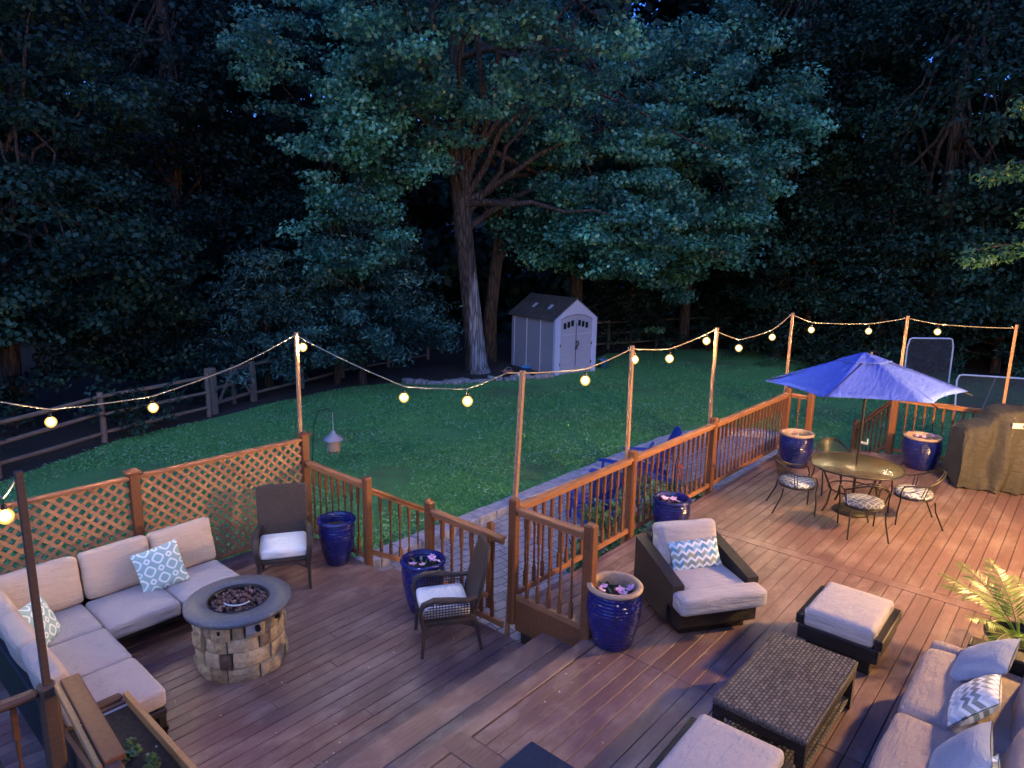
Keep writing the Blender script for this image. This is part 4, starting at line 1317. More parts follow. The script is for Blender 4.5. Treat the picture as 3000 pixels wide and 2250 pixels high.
def metal_chair(label, loc, rz, first=None):
    if first: return dup(first, loc, rz, label)
    t = thing('metal_chair', label, 'chair', loc, rz, 'metal mesh chairs round the patio table')
    # faces -Y
    for sx in (-1, 1):
        MB().tube([(sx * .23, -.24, .008), (sx * .235, -.24, .20), (sx * .24, -.22, .36), (sx * .255, -.23, .50), (sx * .27, -.20, .585), (sx * .275, -.10, .60)], .011, 8).build('leg', M['metal'], t)
        MB().tube([(sx * .25, .34, .008), (sx * .22, .23, .25), (sx * .215, .21, .38)], .011, 8).build('leg', M['metal'], t)
    mb = MB(); ar = []
    for i in range(25):
        a = -PI * .02 + PI * 1.04 * i / 24
        ar.append((.275 * math.cos(a), .02 + .32 * math.sin(a), .60 + .17 * max(0, math.sin(a)) ** 1.5))
    ar = [(.275, -.10, .60)] + ar + [(-.275, -.10, .60)]
    mb.tube(ar, .012, 8); mb.tube([(p[0] * .93, p[1] * .93 + .004, p[2] + .028 * max(0, min(1, (p[1] - .1) * 6))) for p in ar[6:-6]], .008, 6)
    for sx in (-1, 1): mb.tube([(sx * .275, .06, .60), (sx * .23, .02, .39)], .007, 6); mb.tube([(sx * .27, .10, .61), (sx * .225, .06, .39)], .007, 6)
    mb.build('arm_rail', M['metal'], t)
    mb = MB(); vs = []; N = 20
    for i in range(N + 1):
        a = PI * (.10 + .80 * i / N)
        for j in range(7):
            f = j / 6
            vs.append(((.22 + .05 * f) * math.cos(a), .02 + (.21 + .105 * f) * math.sin(a), .39 + (.21 + .17 * math.sin(a) ** 1.5) * f))
    mb.add(vs, [(i * 7 + j, (i + 1) * 7 + j, (i + 1) * 7 + j + 1, i * 7 + j + 1) for i in range(N) for j in range(6)], True)
    mb.build('mesh_back', M['mesh'], t)
    mb = MB(); mb.tube([(.235 * math.cos(2 * PI * i / 28) * (1.0), -.01 + .235 * math.sin(2 * PI * i / 28), .385) for i in range(29)], .010, 6, False)
    mb.lathe([(.001, .382), (.232, .382)], 28, True, (0, -.01)); mb.build('seat_pan', M['metal'], t)
    prof = [(.001, .395), (.20, .395), (.238, .405), (.25, .435), (.235, .465), (.17, .485), (.001, .49)]
    MB().lathe(prof, 32, True, (0, -.01)).build('seat_pad', M['trellis'], t)
    return t
def face(loc, off=0):  # rotation so that -Y points at the table
    return math.atan2(TC[1] - loc[1], TC[0] - loc[0]) + PI / 2 + R(off)
m1 = metal_chair('metal mesh chair with trellis pad left of the patio table', (4.80, -1.28, H2), face((4.80, -1.28), -8))
metal_chair('metal mesh chair with trellis pad seen from behind in front of the patio table', (4.60, -2.24, H2), face((4.60, -2.24), 6), m1)
metal_chair('metal mesh chair with paler pad on the grill side of the patio table', (5.50, -2.66, H2), face((5.50, -2.66), 10), m1)
metal_chair('metal mesh chair with trellis pad behind the patio table, half hidden by the glass top', (5.98, -1.46, H2), face((5.98, -1.46), 0), m1)

# ================================================================== GRILL UNDER ITS COVER
gr = thing('covered_grill', 'barbecue grill under a creased brown fabric cover at the end of the deck', 'grill', (8.27, -3.53, H2), R(27))
def cover():
    # cross section along local y (left shelf .. hood .. right shelf); x is depth
    ys = [.84, .82, .78, .70, .60, .50, .44, .40, .34, .20, .0, -.20, -.34, -.40, -.50, -.70, -.80, -.84]
    tops = [.06, .88, .965, 1.00, 1.02, 1.06, 1.13, 1.22, 1.28, 1.30, 1.30, 1.30, 1.28, 1.2, 1.04, 1.0, .95, .06]
    N = 36
    mb = MB(); vs = []
    fine = []
    for i in range(len(ys) - 1):
        for k in range(3): fine.append((ys[i] + (ys[i + 1] - ys[i]) * k / 3, tops[i] + (tops[i + 1] - tops[i]) * k / 3))
    fine.append((ys[-1], tops[-1]))
    for y, zt in fine:
        for j in range(N + 1):
            # go from floor front, up, over, down the back
            u = j / N
            hood = max(0, min(1, (zt - .95) / .35))
            dep = .36 + .05 * hood
            if u < .4: x, z = -dep, .05 + (zt - .05) * u / .4
            elif u < .6:
                q = (u - .4) / .2; x, z = -dep + 2 * dep * q, zt + .03 * math.sin(PI * q)
            else: x, z = dep, zt - (zt - .05) * (u - .6) / .4
            # soft shoulder
            if .32 < u < .40: x += .10 * ((u - .32) / .08) ** 2 * (1 if zt > .5 else .2)
            low = max(0, 1 - z / 1.1)
            f = noise.noise(Vector((y * 7, (1 if u < .5 else 5), z * 1.1))) * .11 * (0.5 + low) + noise.noise(Vector((y * 16, z * 5, 2))) * .022
            x += (-1 if u < .5 else 1) * f
            if u < .5:
                x += .085 * math.exp(-((y - .42 - .10 * (1.2 - z)) / .07) ** 2) * min(1, z * 2.5) - .05 * math.exp(-((y - .26 - .16 * (1.2 - z)) / .09) ** 2)
                x += .05 * math.exp(-((y + .02 + .2 * (1.2 - z)) / .06) ** 2) * low * 1.6
            yy = y + noise.noise(Vector((x * 5, z * 3, 7))) * .035 + (0.05 * low if y > 0 else -.05 * low) * (1 if abs(y) > .6 else 0)
            zz = z + (noise.noise(Vector((x * 6, y * 6, 3))) * .02 if z > .4 else 0)
            if z < .08: zz = .03 + .03 * noise.noise(Vector((y * 9, x * 3, 1)))
            vs.append((x, yy, zz))
    n = len(fine)
    mb.add(vs, [(i * (N + 1) + j, (i + 1) * (N + 1) + j, (i + 1) * (N + 1) + j + 1, i * (N + 1) + j + 1) for i in range(n - 1) for j in range(N)], True)
    o = mb.build('cover', M['cover'], gr)
    return o
cover()
mb = MB(); mb.box((-.33, -.75, .001), (.33, .75, .03)); mb.build('cart', M['black'], gr)
mb = MB(); mb.box((-.475, .06, 1.09), (-.440, .29, 1.17), .002); lb = mb.build('label_patch', M['label'], gr)
mb = MB(); mb.lathe([(.001, 0), (.032, 0)], 16); mb.build('red_dot', M['labelred'], lb, (-.4775, .13, 1.13), (0, -PI / 2, 0))

# ================================================================== PATIO CHAIRS, PLANTS BEHIND THE RAIL
def adirondack(label, loc, rz, first=None):
    if first: return dup(first, loc, rz, label)
    t = thing('adirondack_chair', label, 'chair', loc, rz, 'blue adirondack chairs on the patio')
    for sx in (-1, 1):
        mb = MB(); mb.beam((sx * .30, -.42, 0.002), (sx * .30, -.40, .56), .09, .035, .004, (0, 1, 0)); mb.build('leg', M['adir'], t)
        mb = MB(); mb.beam((sx * .29, .48, .06), (sx * .29, -.40, .36), .035, .11, .004); mb.build('leg', M['adir'], t)
        mb = MB(); mb.beam((sx * .34, -.50, .58), (sx * .34, .30, .55), .15, .03, .01); mb.build('armrest', M['adir'], t)
    mb = MB()
    for i in range(6):
        y = -.40 + i * .095; mb.beam((-.29, y, .40 - .035 * i), (.29, y, .40 - .035 * i), .085, .022, .004)
    mb.build('seat', M['adir'], t)
    mb = MB()
    for i in range(6):
        x = -.25 + i * .10; h = .80 + .10 * math.cos((i - 2.5) / 2.5 * 1.3)
        mb.beam((x * .85, .14, .24), (x * 1.12, .14 + .42, .24 + h), .088, .02, .004, (0, -1, .5))
    mb.build('backrest', M['adir'], t)
    mb = MB(); mb.beam((-.27, .36, .56), (.27, .36, .56), .06, .03, .004); mb.build('back_brace', M['adir'], t)
    return t
a1 = adirondack('blue adirondack chair on the patio, nearest the corner light pole', (4.15, 1.75, ZG + .05), R(150))
adirondack('blue adirondack chair on the patio turned to the lawn edge, behind the second railing post', (5.55, 2.15, ZG + .05), R(200), a1)
adirondack('blue adirondack chair on the patio with its high back tip above the long railing', (6.75, 2.2, ZG + .05), R(-139), a1)

def leaf_cloud(centers, rad, n_each, size, seed, up=0.55, aspect=1.5):
    """diamond leaves scattered in flattened clumps; returns verts, quads"""
    g = np.random.default_rng(seed)
    C = np.repeat(np.asarray(centers, float), n_each, axis=0)
    rr = np.repeat(np.asarray(rad, float), n_each, axis=0)
    n = len(C)
    d = g.normal(size=(n, 3)); d /= np.linalg.norm(d, axis=1)[:, None]
    d *= (g.random(n) ** 0.45)[:, None]
    P = C + d * rr
    nr = g.normal(size=(n, 3)) * (1 - up) + np.array([0, 0, 1.0]) * up + d * .45
    nr /= np.linalg.norm(nr, axis=1)[:, None]
    t = g.normal(size=(n, 3)); t[:, 2] -= .5
    t -= nr * (t * nr).sum(1)[:, None]; t /= np.linalg.norm(t, axis=1)[:, None] + 1e-9
    b = np.cross(nr, t)
    s = g.uniform(.6, 1.25, n)[:, None] * size
    V = np.empty((n, 4, 3))
    V[:, 0] = P - t * s * .5
    V[:, 1] = P + b * s * .5 / aspect + nr * s * .10
    V[:, 2] = P + t * s * .5
    V[:, 3] = P - b * s * .5 / aspect + nr * s * .10
    return V.reshape(-1, 3), np.arange(4 * n).reshape(-1, 4)
def bush(name, label, loc, r, h, n, size, mat, seed, cat='shrub', stems=3, group=None):
    g = np.random.default_rng(seed)
    t = thing(name, label, cat, loc, 0, group)
    k = max(5, int(n / 45))
    c = g.normal(size=(k, 3)); c /= np.linalg.norm(c, axis=1)[:, None]; c *= (g.random(k) ** .4)[:, None] * np.array([r, r, h * .42]); c[:, 2] += h * .55
    V, Q = leaf_cloud(c, np.full((k, 3), r * .32), 45, size, seed)
    fast_mesh('foliage', V, Q, mat, t)
    mb = MB()
    for i in range(stems):
        a = 2 * PI * i / stems; mb.tube([(.03 * math.cos(a), .03 * math.sin(a), -.03), (.25 * r * math.cos(a), .25 * r * math.sin(a), h * .4), (.5 * r * math.cos(a), .5 * r * math.sin(a), h * .8)], [.02, .014, .006], 5)
    mb.build('stem', M['bark2'], t)
    return t
bush('patio_shrub', 'leafy green shrub behind the railing below the second railing post', (3.05, .60, ZG), .55, 1.15, 1100, .085, M['bush'], 31)
bush('patio_shrub', 'tall leafy shrub behind the railing left of the squat blue pot', (2.15, .55, ZG), .45, 1.0, 800, .085, M['bush'], 32)
bush('patio_shrub', 'green shrub behind the railing below the red lantern', (4.0, .62, ZG), .55, 1.2, 1000, .085, M['bush'], 33)
bush('patio_shrub', 'dark shrub behind the railing near the third railing post', (5.2, .65, ZG), .5, .9, 700, .085, M['bush'], 34)
rl = thing('garden_lantern', 'small red lantern hanging from a hook behind the long railing', 'lantern', (4.75, .62, ZG))
MB().tube([(0, 0, 0), (0, 0, 1.25), (.06, 0, 1.36), (.14, 0, 1.34), (.15, 0, 1.26)], .008, 6).build('hook', M['black'], rl)
MB().box((.10, -.05, .98), (.20, .05, 1.0), .004).box((.09, -.06, 1.16), (.21, .06, 1.19), .01).build('frame', M['red'], rl)
mb = MB()
for x in (.108, .192):
    for y in (-.042, .042): mb.box((x - .007, y - .007, 1.001), (x + .007, y + .007, 1.159))
mb.tube([(.15, 0, 1.19), (.15, 0, 1.26)], .004, 5); mb.build('bars', M['red'], rl)
# ================================================================== LAWN THINGS
fd = thing('bird_feeder', 'hanging bird feeder with a pale conical roof on the lawn left of the railing', 'bird feeder', (2.95, 7.6, ZG))
mb = MB(); mb.tube([(-.35, .3, 0), (-.30, .26, .9), (-.22, .2, 1.22), (-.08, .06, 1.28), (0, 0, 1.2)], .008, 6); mb.build('shepherd_hook', M['black'], fd)
mb = MB(); mb.tube([(0, 0, 1.2), (0, 0, .80)], .006, 6); mb.build('hanger', M['steel'], fd)
mb = MB(); mb.lathe([(.205, .60), (.20, .635), (.06, .73), (.03, .80), (.001, .82)], 20); mb.disc(.205, .60, 20, (0, 0), True); mb.build('roof', M['shed'], fd)
mb = MB(); mb.lathe([(.001, .36), (.14, .36), (.145, .40), (.135, .595)], 20)
for k in range(5): mb.tube([(.11 * math.cos(k * 1.256), .11 * math.sin(k * 1.256), .30), (.11 * math.cos(k * 1.256), .11 * math.sin(k * 1.256), .36)], .015, 6)
mb.build('seed_tube', M['rim'], fd)
# shed
sh = thing('garden_shed', 'small grey resin shed with white front trim and arched double doors', 'shed', (14.55, 10.68, ZG), R(-13))
WS, DS, HE, HP = 2.02, 2.7, 2.06, 2.76
mb = MB(); mb.box((0.02, .02, 0), (WS - .02, DS, HE - .02))
mb.add([(0.02, .02, HE - .02), (WS - .02, .02, HE - .02), (WS / 2, .02, HP - .06), (0.02, DS, HE - .02), (WS - .02, DS, HE - .02), (WS / 2, DS, HP - .06)], [(0, 1, 2), (5, 4, 3)])
mb.build('wall', M['shed'], sh)
mb = MB()
for y in (.06, .85, 1.7, 2.5): mb.box((-.005, y, 0), (.018, y + .03, HE - .03), .003)
mb.build('wall_batten', M['trim'], sh)
mb = MB()   # front trim with gable, a frame round the doors
mb.box((-.01, -.03, 0), (.24, .018, HE)); mb.box((WS - .24, -.03, 0), (WS + .01, .018, HE))
mb.add([(x, y, z) for y in (-.03, .018) for x, z in ((-.01, HE + .001), (.24, HE + .001), (.55, HE + .13), (WS / 2, HE + .18), (WS - .55, HE + .13), (WS - .24, HE + .001), (WS + .01, HE + .001), (WS / 2, HP))],
       [(0, 1, 2, 7), (2, 3, 7), (3, 4, 7), (4, 5, 6, 7), (15, 10, 9, 8), (15, 11, 10), (15, 12, 11), (15, 14, 13, 12), (7, 15, 8, 0), (6, 14, 15, 7)])
mb.box((.55, -.045, 2.40), (WS - .55, -.031, 2.44)); mb.build('front_trim', M['trim'], sh)
for sx, x0, x1 in ((-1, .245, .995), (1, 1.005, WS - .245)):
    mb = MB(); za, zb = (HE - .03, HE + .145) if sx < 0 else (HE + .145, HE - .03)
    mb.add([(x0, y, .05) for y in (-.02, .0)] + [(x1, y, .05) for y in (-.02, .0)] + [(x1, y, zb) for y in (-.02, .0)] + [((x0 + x1) / 2, y, (za + zb) / 2 + .035) for y in (-.02, .0)] + [(x0, y, za) for y in (-.02, .0)],
           [(0, 2, 4, 6, 8), (1, 9, 7, 5, 3), (4, 5, 7, 6), (6, 7, 9, 8), (0, 8, 9, 1), (2, 3, 5, 4)])
    d = mb.build('door', M['door'], sh)
    for k in range(3):
        xx = x0 + .14 + k * .18 if sx < 0 else x0 + .08 + k * .18
        zz = HE - .36 + (.045 * k if sx < 0 else .045 * (2 - k))
        mb = MB(); mb.box((xx, -.026, zz), (xx + .13, -.0215, zz + .22)); mb.build('pane', M['glassd'], d)
    mb = MB(); mb.box((x0 + .05, -.028, HE - .58), (x1 - .05, -.0215, HE - .56)); mb.build('moulding', M['trim'], d)
    xh = x0 - .0 if sx < 0 else x1 - .0
    mb = MB(); mb.box((xh - .02, -.04, 1.05), (xh + .02, -.021, 1.15)); mb.box((xh - .02, -.04, .35), (xh + .02, -.021, .45)); mb.build('hinge', M['hinge'], d)
mb = MB(); mb.box((.99, -.032, .3), (1.01, -.0215, 1.9)); mb.tube([(1.0, -.05, 1.06), (1.08, -.06, 1.05), (1.11, -.06, 1.14), (1.08, -.06, 1.22), (1.0, -.05, 1.22)], .022, 6)
mb.tube([(.95, -.05, .97), (1.07, -.05, .97)], .022, 6); mb.tube([(1.0, -.05, .90), (1.0, -.05, 1.25)], .018, 6); mb.build('handle', M['hinge'], sh)
mb = MB(); ov = .10
for sx in (-1, 1):
    x = -ov if sx < 0 else WS + ov
    ze = HE - ov * (HP - HE) / (WS / 2) + .02
    pts = [(x, .0, ze), (WS / 2, .0, HP + .02), (WS / 2, DS + .12, HP + .02), (x, DS + .12, ze)]
    q = [(a, b, c + .05) for a, b, c in pts]
    fs = [(0, 1, 2, 3), (7, 6, 5, 4), (0, 4, 5, 1), (1, 5, 6, 2), (2, 6, 7, 3), (3, 7, 4, 0)]
    mb.add(pts + q, fs if sx < 0 else [f[::-1] for f in fs])
rf = mb.build('roof', M['shingle'], sh)
for y in (.85, 1.8):
    mb = MB(); xx = .45; z1 = HE + xx * (HP - HE) / (WS / 2) + .078
    mb.beam((xx - .10, y, z1 - .075), (xx + .10, y, z1 + .075), .16, .02, .003); mb.build('skylight', M['trim'], rf)
def bucket(name, label, loc, r, h, mat, cat):
    t = thing(name, label, cat, loc)
    MB().lathe([(.001, .001), (r * .72, .001), (r * .97, h - .03), (r * 1.04, h - .03), (r * 1.04, h), (r * .95, h), (r * .70, .02), (.001, .02)], 20).build('body', mat, t)
    MB().tube([(r * math.cos(a * PI / 8), -.02, h - .04 + r * .8 * math.sin(a * PI / 8)) for a in range(9)], .006, 5).build('handle', M['steel'], t)
bucket('blue_bucket', 'blue bucket left of the shed among the edging stones', (13.75, 11.35, ZG + .02), .19, .34, M['bucket'], 'bucket')
bucket('blue_bucket', 'blue bucket on the right side of the shed', (17.3, 10.35, ZG), .2, .34, M['bucket'], 'bucket')
bucket('clay_pot', 'red clay pot left of the shed beside the blue bucket', (13.2, 11.75, ZG + .02), .22, .20, M['terra'], 'flower pot')
g = random.Random(11)
path = [(9.75, 13.4), (10.3, 12.75), (10.9, 12.2), (11.7, 11.8), (12.6, 11.4), (13.3, 11.1), (14.0, 10.75), (14.5, 10.75)]
ns = 0
for a, b in zip(path[:-1], path[1:]):
    for k in range(3):
        f = (k + .5) / 3; x, y = a[0] + (b[0] - a[0]) * f, a[1] + (b[1] - a[1]) * f
        mb = MB(); q = (g.uniform(.13, .24), g.uniform(.10, .17), g.uniform(.06, .11))
        mb.cushion((0, 0, q[2]), (q[0] * 2, q[1] * 2, q[2] * 2), .06, .0, 5, None, .5, ns * 3)
        o = mb.build('edging_stone', M['stone'], None, (x + g.uniform(-.05, .05), y + g.uniform(-.05, .05), ZG - .03), (0, 0, g.uniform(-.8, .2)))
        tag(o, 'rough grey edging stone in the row round the trunk bed before the shed', 'stone', 'edging stones round the tree bed'); ns += 1
# goals
def goal(label, loc, rz, w, h, d, name):
    t = thing(name, label, 'goal', loc, rz, 'white tube goal frames')
    r = .028
    mb = MB(); mb.tube([(-w / 2, 0, 0), (-w / 2, d * .25, h * .85), (-w / 2 + .06, d * .3, h - .03), (-w / 2 + .15, d * .3, h), (w / 2 - .15, d * .3, h), (w / 2 - .06, d * .3, h - .03), (w / 2, d * .25, h * .85), (w / 2, 0, 0)], r, 8)
    mb.tube([(-w / 2, 0, .02), (-w / 2, d, .02), (w / 2, d, .02), (w / 2, 0, .02)], r * .8, 8); mb.build('frame', M['steel'], t)
    if name == 'soccer_goal':
        mb = MB(); mb.tube([(0, d, .02), (0, d * .3, h)], r * .8, 8); mb.build('brace', M['steel'], t)
    mb = MB(); mb.add([(-w / 2 + .02, d * .02, .05), (w / 2 - .02, d * .02, .05), (w / 2 - .03, d * .28, h - .02), (-w / 2 + .03, d * .28, h - .02)], [(0, 1, 2, 3)])
    if name == 'soccer_goal': mb.add([(-w / 2 + .02, d, .04), (w / 2 - .02, d, .04), (w / 2 - .03, d * .32, h - .02), (-w / 2 + .03, d * .32, h - .02)], [(0, 1, 2, 3)])
    mb.build('net', M['net'], t)
goal('upright rebounder net in a white tube frame behind the umbrella', (20.6, -.15, ZG), R(-46), 1.55, 1.95, .15, 'rebound_net')
goal('low soccer goal with a white tube frame and net, above the grill', (18.9, -2.25, ZG), R(-66), 2.0, 1.15, .95, 'soccer_goal')
# fences
def split_fence(label, pts, h=1.1, rails=3, spacing=2.6, seed=0):
    g = random.Random(seed)
    t = thing('split_rail_fence', label, 'fence', (pts[0][0], pts[0][1], ZG), 0, 'split rail fences round the lawn')
    o = Vector((pts[0][0], pts[0][1], 0))
    P = []
    for a, b in zip(pts[:-1], pts[1:]):
        n = max(1, round(math.dist(a, b) / spacing))
        for i in range(n): P.append(Vector((a[0] + (b[0] - a[0]) * i / n, a[1] + (b[1] - a[1]) * i / n, 0)) - o)
    P.append(Vector((*pts[-1], 0)) - o)
    for p in P:
        MB().tube([p + Vector((0, 0, -.1)), p + Vector((.01, 0, h * .5)), p + Vector((0, .01, h + .05))], [.075, .07, .065], 7).build('post', M['fence'], t)
    for a, b in zip(P[:-1], P[1:]):
        for k in range(rails):
            z = h * (.18 + .78 * k / (rails - 1)); z1, z2 = z + g.uniform(-.03, .03), z + g.uniform(-.03, .03)
            m2 = (a + b) / 2 + Vector((0, 0, (z1 + z2) / 2 + g.uniform(-.02, .02)))
            MB().tube([a + Vector((0, 0, z1)), m2, b + Vector((0, 0, z2))], [.045, .055, .04], 6).build('rail', M['fence'], t)
split_fence('split rail fence along the left edge of the lawn behind the lattice', [(-6.5, 8.7), (-2.0, 11.95), (.35, 13.15), (3.2, 13.85)], 1.1, 3, 2.6, 1)
split_fence('dark split rail fence behind the shed at the back of the lawn', [(17.2, 14.2), (22, 13.2), (27.5, 11.2), (31.5, 8.0), (32.5, 2.5), (33, -4)], 1.25, 3, 2.7, 2)
split_fence('dim split rail fence under the pine behind the big trunk', [(5.0, 14.7), (9, 15.9), (13.5, 16.4)], 1.1, 2, 2.5, 3)
gt = thing('wooden_gate', 'grey wooden gate with cross braces at the end of the left fence', 'gate', (3.35, 13.95, ZG), R(24))
for x, w in ((0.0, .22), (1.72, .12)):
    MB().box((x - w / 2, -w / 2, -.05), (x + w / 2, w / 2, 1.25 if w > .2 else 1.15), .01).build('post', M['fence'], gt)
mb = MB(); mb.box((.15, -.03, .20), (1.62, .03, .29)); mb.box((.15, -.03, .62), (1.62, .03, .70)); mb.box((.15, -.03, 1.02), (1.62, .03, 1.11)); mb.box((.84, -.035, .05), (.93, .035, 1.2)); mb.build('frame', M['fence'], gt)
mb = MB(); mb.beam((.2, -.045, .25), (.85, -.045, 1.05), .03, .08); mb.beam((1.57, -.045, .25), (.92, -.045, 1.05), .03, .08); mb.build('brace', M['fence'], gt)

# ================================================================== TREES
def limb_path(a, b, g, wob=.15, n=6):
    a = Vector(a); b = Vector(b); L = (b - a).length
    return [a.lerp(b, i / n) + Vector((g.uniform(-1, 1), g.uniform(-1, 1), g.uniform(-.5, .5) + math.sin(PI * i / n) * .8)) * wob * L * .12 * (1 if 0 < i < n else 0) for i in range(n + 1)]
def crown_centers(g, n, c, r, shell=.55, low=None):
    d = g.normal(size=(n, 3)); d /= np.linalg.norm(d, axis=1)[:, None]
    q = (shell + (1 - shell) * g.random(n) ** .6)[:, None]
    return np.asarray(c) + d * q * np.asarray(r)
def tree(name, label, loc, trunk, tr, blobs, leaf, mat, seed, per=70, flat=.42, clr=.9, nl=14, bark='bark2', group=None, up=.55, cat='tree'):
    """trunk: list of local points; tr: base radius; blobs: (centre, radii, clumps)"""
    g = np.random.default_rng(seed); gr_ = random.Random(seed)
    t = thing(name, label, cat, loc, 0, group)
    mb = MB(); n = len(trunk)
    pts = []; rads = []
    for i in range(n - 1):
        for k in range(4):
            f = k / 4; p = Vector(trunk[i]).lerp(Vector(trunk[i + 1]), f); pts.append(p)
    pts.append(Vector(trunk[-1])); m = len(pts)
    for i in range(m):
        f = i / (m - 1); rads.append(tr * ((1 - .45 * f) + (.35 * max(0, 1 - f * 12)) ) * (1 + .04 * gr_.uniform(-1, 1)))
    mb.tube(pts, rads, 14)
    cs = []
    for c, r, k in blobs: cs.append(crown_centers(g, k, c, r))
    allc = np.concatenate(cs)
    for i in range(nl * 2):
        e = allc[gr_.randrange(len(allc))]; j = gr_.randrange(int(m * .45), m)
        st = pts[j]
        r0 = rads[j] * .45
        mb.tube(limb_path(st, e, gr_, .35), [r0 * (1 - .85 * k / 6) for k in range(7)], 6)
    mb.build('trunk', M[bark], t)
    rad = np.stack([g.uniform(.7, 1.25, len(allc)) * clr, g.uniform(.7, 1.25, len(allc)) * clr, g.uniform(.7, 1.2, len(allc)) * clr * flat], 1)
    V, Q = leaf_cloud(allc, rad, per, leaf, seed + 1, up)
    fast_mesh('crown', V, Q, mat, t)
    return t
def conifer(name, label, loc, h, r, z0, mat, seed, leaf=.22, per=26, whorls=13, bark='bark2', droop=.25, group=None, tr=.16, puff=1.0):
    g = random.Random(seed); t = thing(name, label, 'tree', loc, 0, group)
    mb = MB(); mb.tube([(0, 0, -.1), (.05, 0, h * .5), (0, 0, h)], [tr, tr * .7, .02], 9)
    C = []
    for w in range(whorls):
        z = z0 + (h - z0) * w / whorls; rr = r * (1 - .85 * w / whorls) * g.uniform(.8, 1.15); nb = 7
        for k in range(nb):
            a = 2 * PI * k / nb + w * .7 + g.uniform(-.25, .25); e = Vector((rr * math.cos(a), rr * math.sin(a), z + rr * (.18 - droop)))
            mb.tube([(0, 0, z), (e.x * .5, e.y * .5, z + rr * .10), e], [.03, .02, .006], 4)
            for s2 in np.linspace(.28, 1.0, max(3, int(rr / .42))):
                C.append((e.x * s2, e.y * s2, z + rr * (.36 * s2 * (1 - s2) + (.18 - droop) * s2 * s2)))
    mb.build('trunk', M[bark], t)
    C = np.array(C); k = len(C); gg = np.random.default_rng(seed)
    rad = np.stack([np.full(k, .42), np.full(k, .42), np.full(k, .16 * puff)], 1) * puff * gg.uniform(.7, 1.3, k)[:, None]
    V, Q = leaf_cloud(C, rad, per, leaf, seed, .5, 3.2)
    fast_mesh('crown', V, Q, mat, t)
    return t
# the big maple beside the shed
tree('maple_tree', 'huge maple with a thick pale peeling trunk just left of the shed', (13.0, 13.1, ZG),
     [(0, 0, -.1), (-.15, .05, 1.5), (-.5, .1, 4.2), (-1.25, -.1, 7.9), (-1.3, -.3, 11.5), (-.8, -.3, 15)], .40,
     [((-1.5, -2.2, 11.9), (5.8, 5.0, 4.3), 190), ((3.4, -2.8, 7.6), (2.8, 3.0, 2.6), 75), ((-3.9, -.2, 8.6), (2.2, 2.2, 2.0), 45), ((2.2, -4.4, 5.1), (2.0, 1.9, 1.3), 34), ((5.2, -5.5, 7.2), (2.2, 2.4, 3.2), 55)],
     .17, M['maple'], 101, 190, .38, .85, 20, 'bark')
tree('slender_tree', 'slender brown trunk tree close behind the big maple, left of the shed', (15.05, 14.4, ZG),
     [(0, 0, -.1), (.05, 0, 2), (.35, -.1, 4.6), (.6, -.2, 8), (.6, 0, 12)], .30, [((1.3, -1.9, 4.7), (1.2, 1.2, .9), 18), ((.6, -.4, 9.5), (3.4, 3.2, 3.6), 70), ((1.0, -1.2, 5.6), (1.6, 1.6, 1.0), 20)], .17, M['maple'], 102, 120, .42, .85, 10)
tree('woodland_tree', 'brown trunk rising behind the shed roof with low teal sprays', (19.2, 13.2, ZG),
     [(0, 0, -.1), (.1, 0, 3), (.2, .1, 7), (.1, 0, 12)], .30, [((0, -1.4, 9), (4.0, 4.0, 3.8), 90), ((-.6, -1.8, 4.6), (2.3, 2.2, 1.2), 40)], .18, M['maple'], 103, 150, .40, .9, 12)
tree('young_maple', 'young maple with bright leaves and thin stem left of the big trunk', (8.3, 15.2, ZG),
     [(0, 0, -.1), (.05, .02, 2.6), (.0, .0, 4.5), (-.1, -.1, 7.0)], .10, [((-.5, -1.6, 5.0), (1.8, 1.8, 1.35), 50), ((.0, -1.2, 7.4), (2.2, 2.2, 1.7), 50), ((-.6, -.5, 9.9), (2.8, 2.8, 2.0), 50)], .15, M['maple'], 104, 120, .42, .62, 12)
tree('leafy_tree', 'big dark leafy tree overhanging the left fence', (-.6, 16.6, ZG),
     [(0, 0, -.1), (.1, 0, 2.5), (.2, .1, 6), (.1, 0, 10)], .24, [((-1.2, -1.2, 2.2), (3.2, 1.4, 1.5), 60), ((1.0, -1.2, 4.4), (3.4, 2.6, 2.2), 100), ((.2, .4, 8.5), (4.2, 3.6, 3.2), 110), ((3.0, -.3, 2.2), (1.8, 1.4, 1.3), 40)], .16, M['dark_tree'], 105, 190, .45, .8, 14)
tree('leafy_tree', 'near black tall tree at the upper left edge', (-3.5, 19.0, ZG),
     [(0, 0, -.1), (.1, 0, 3), (.2, .1, 8), (.1, 0, 13)], .32, [((.5, -.5, 9.5), (4.6, 4.2, 5.0), 150), ((.0, -1.2, 4.2), (3.6, 3.0, 2.2), 70)], .18, M['dark_tree'], 106, 180, .5, 1.0, 12)
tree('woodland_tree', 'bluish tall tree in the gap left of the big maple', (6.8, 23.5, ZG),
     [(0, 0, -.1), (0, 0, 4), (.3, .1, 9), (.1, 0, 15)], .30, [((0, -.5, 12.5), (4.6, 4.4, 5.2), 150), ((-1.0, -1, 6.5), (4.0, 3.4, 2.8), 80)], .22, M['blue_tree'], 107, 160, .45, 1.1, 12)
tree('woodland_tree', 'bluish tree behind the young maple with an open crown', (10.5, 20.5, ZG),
     [(0, 0, -.1), (0, 0, 4), (-.3, .1, 9), (.1, 0, 14)], .26, [((0, -.5, 11), (4.0, 3.8, 4.8), 130), ((.4, -.6, 5.0), (3.2, 2.6, 2.4), 60)], .21, M['blue_tree'], 108, 160, .45, 1.05, 12)
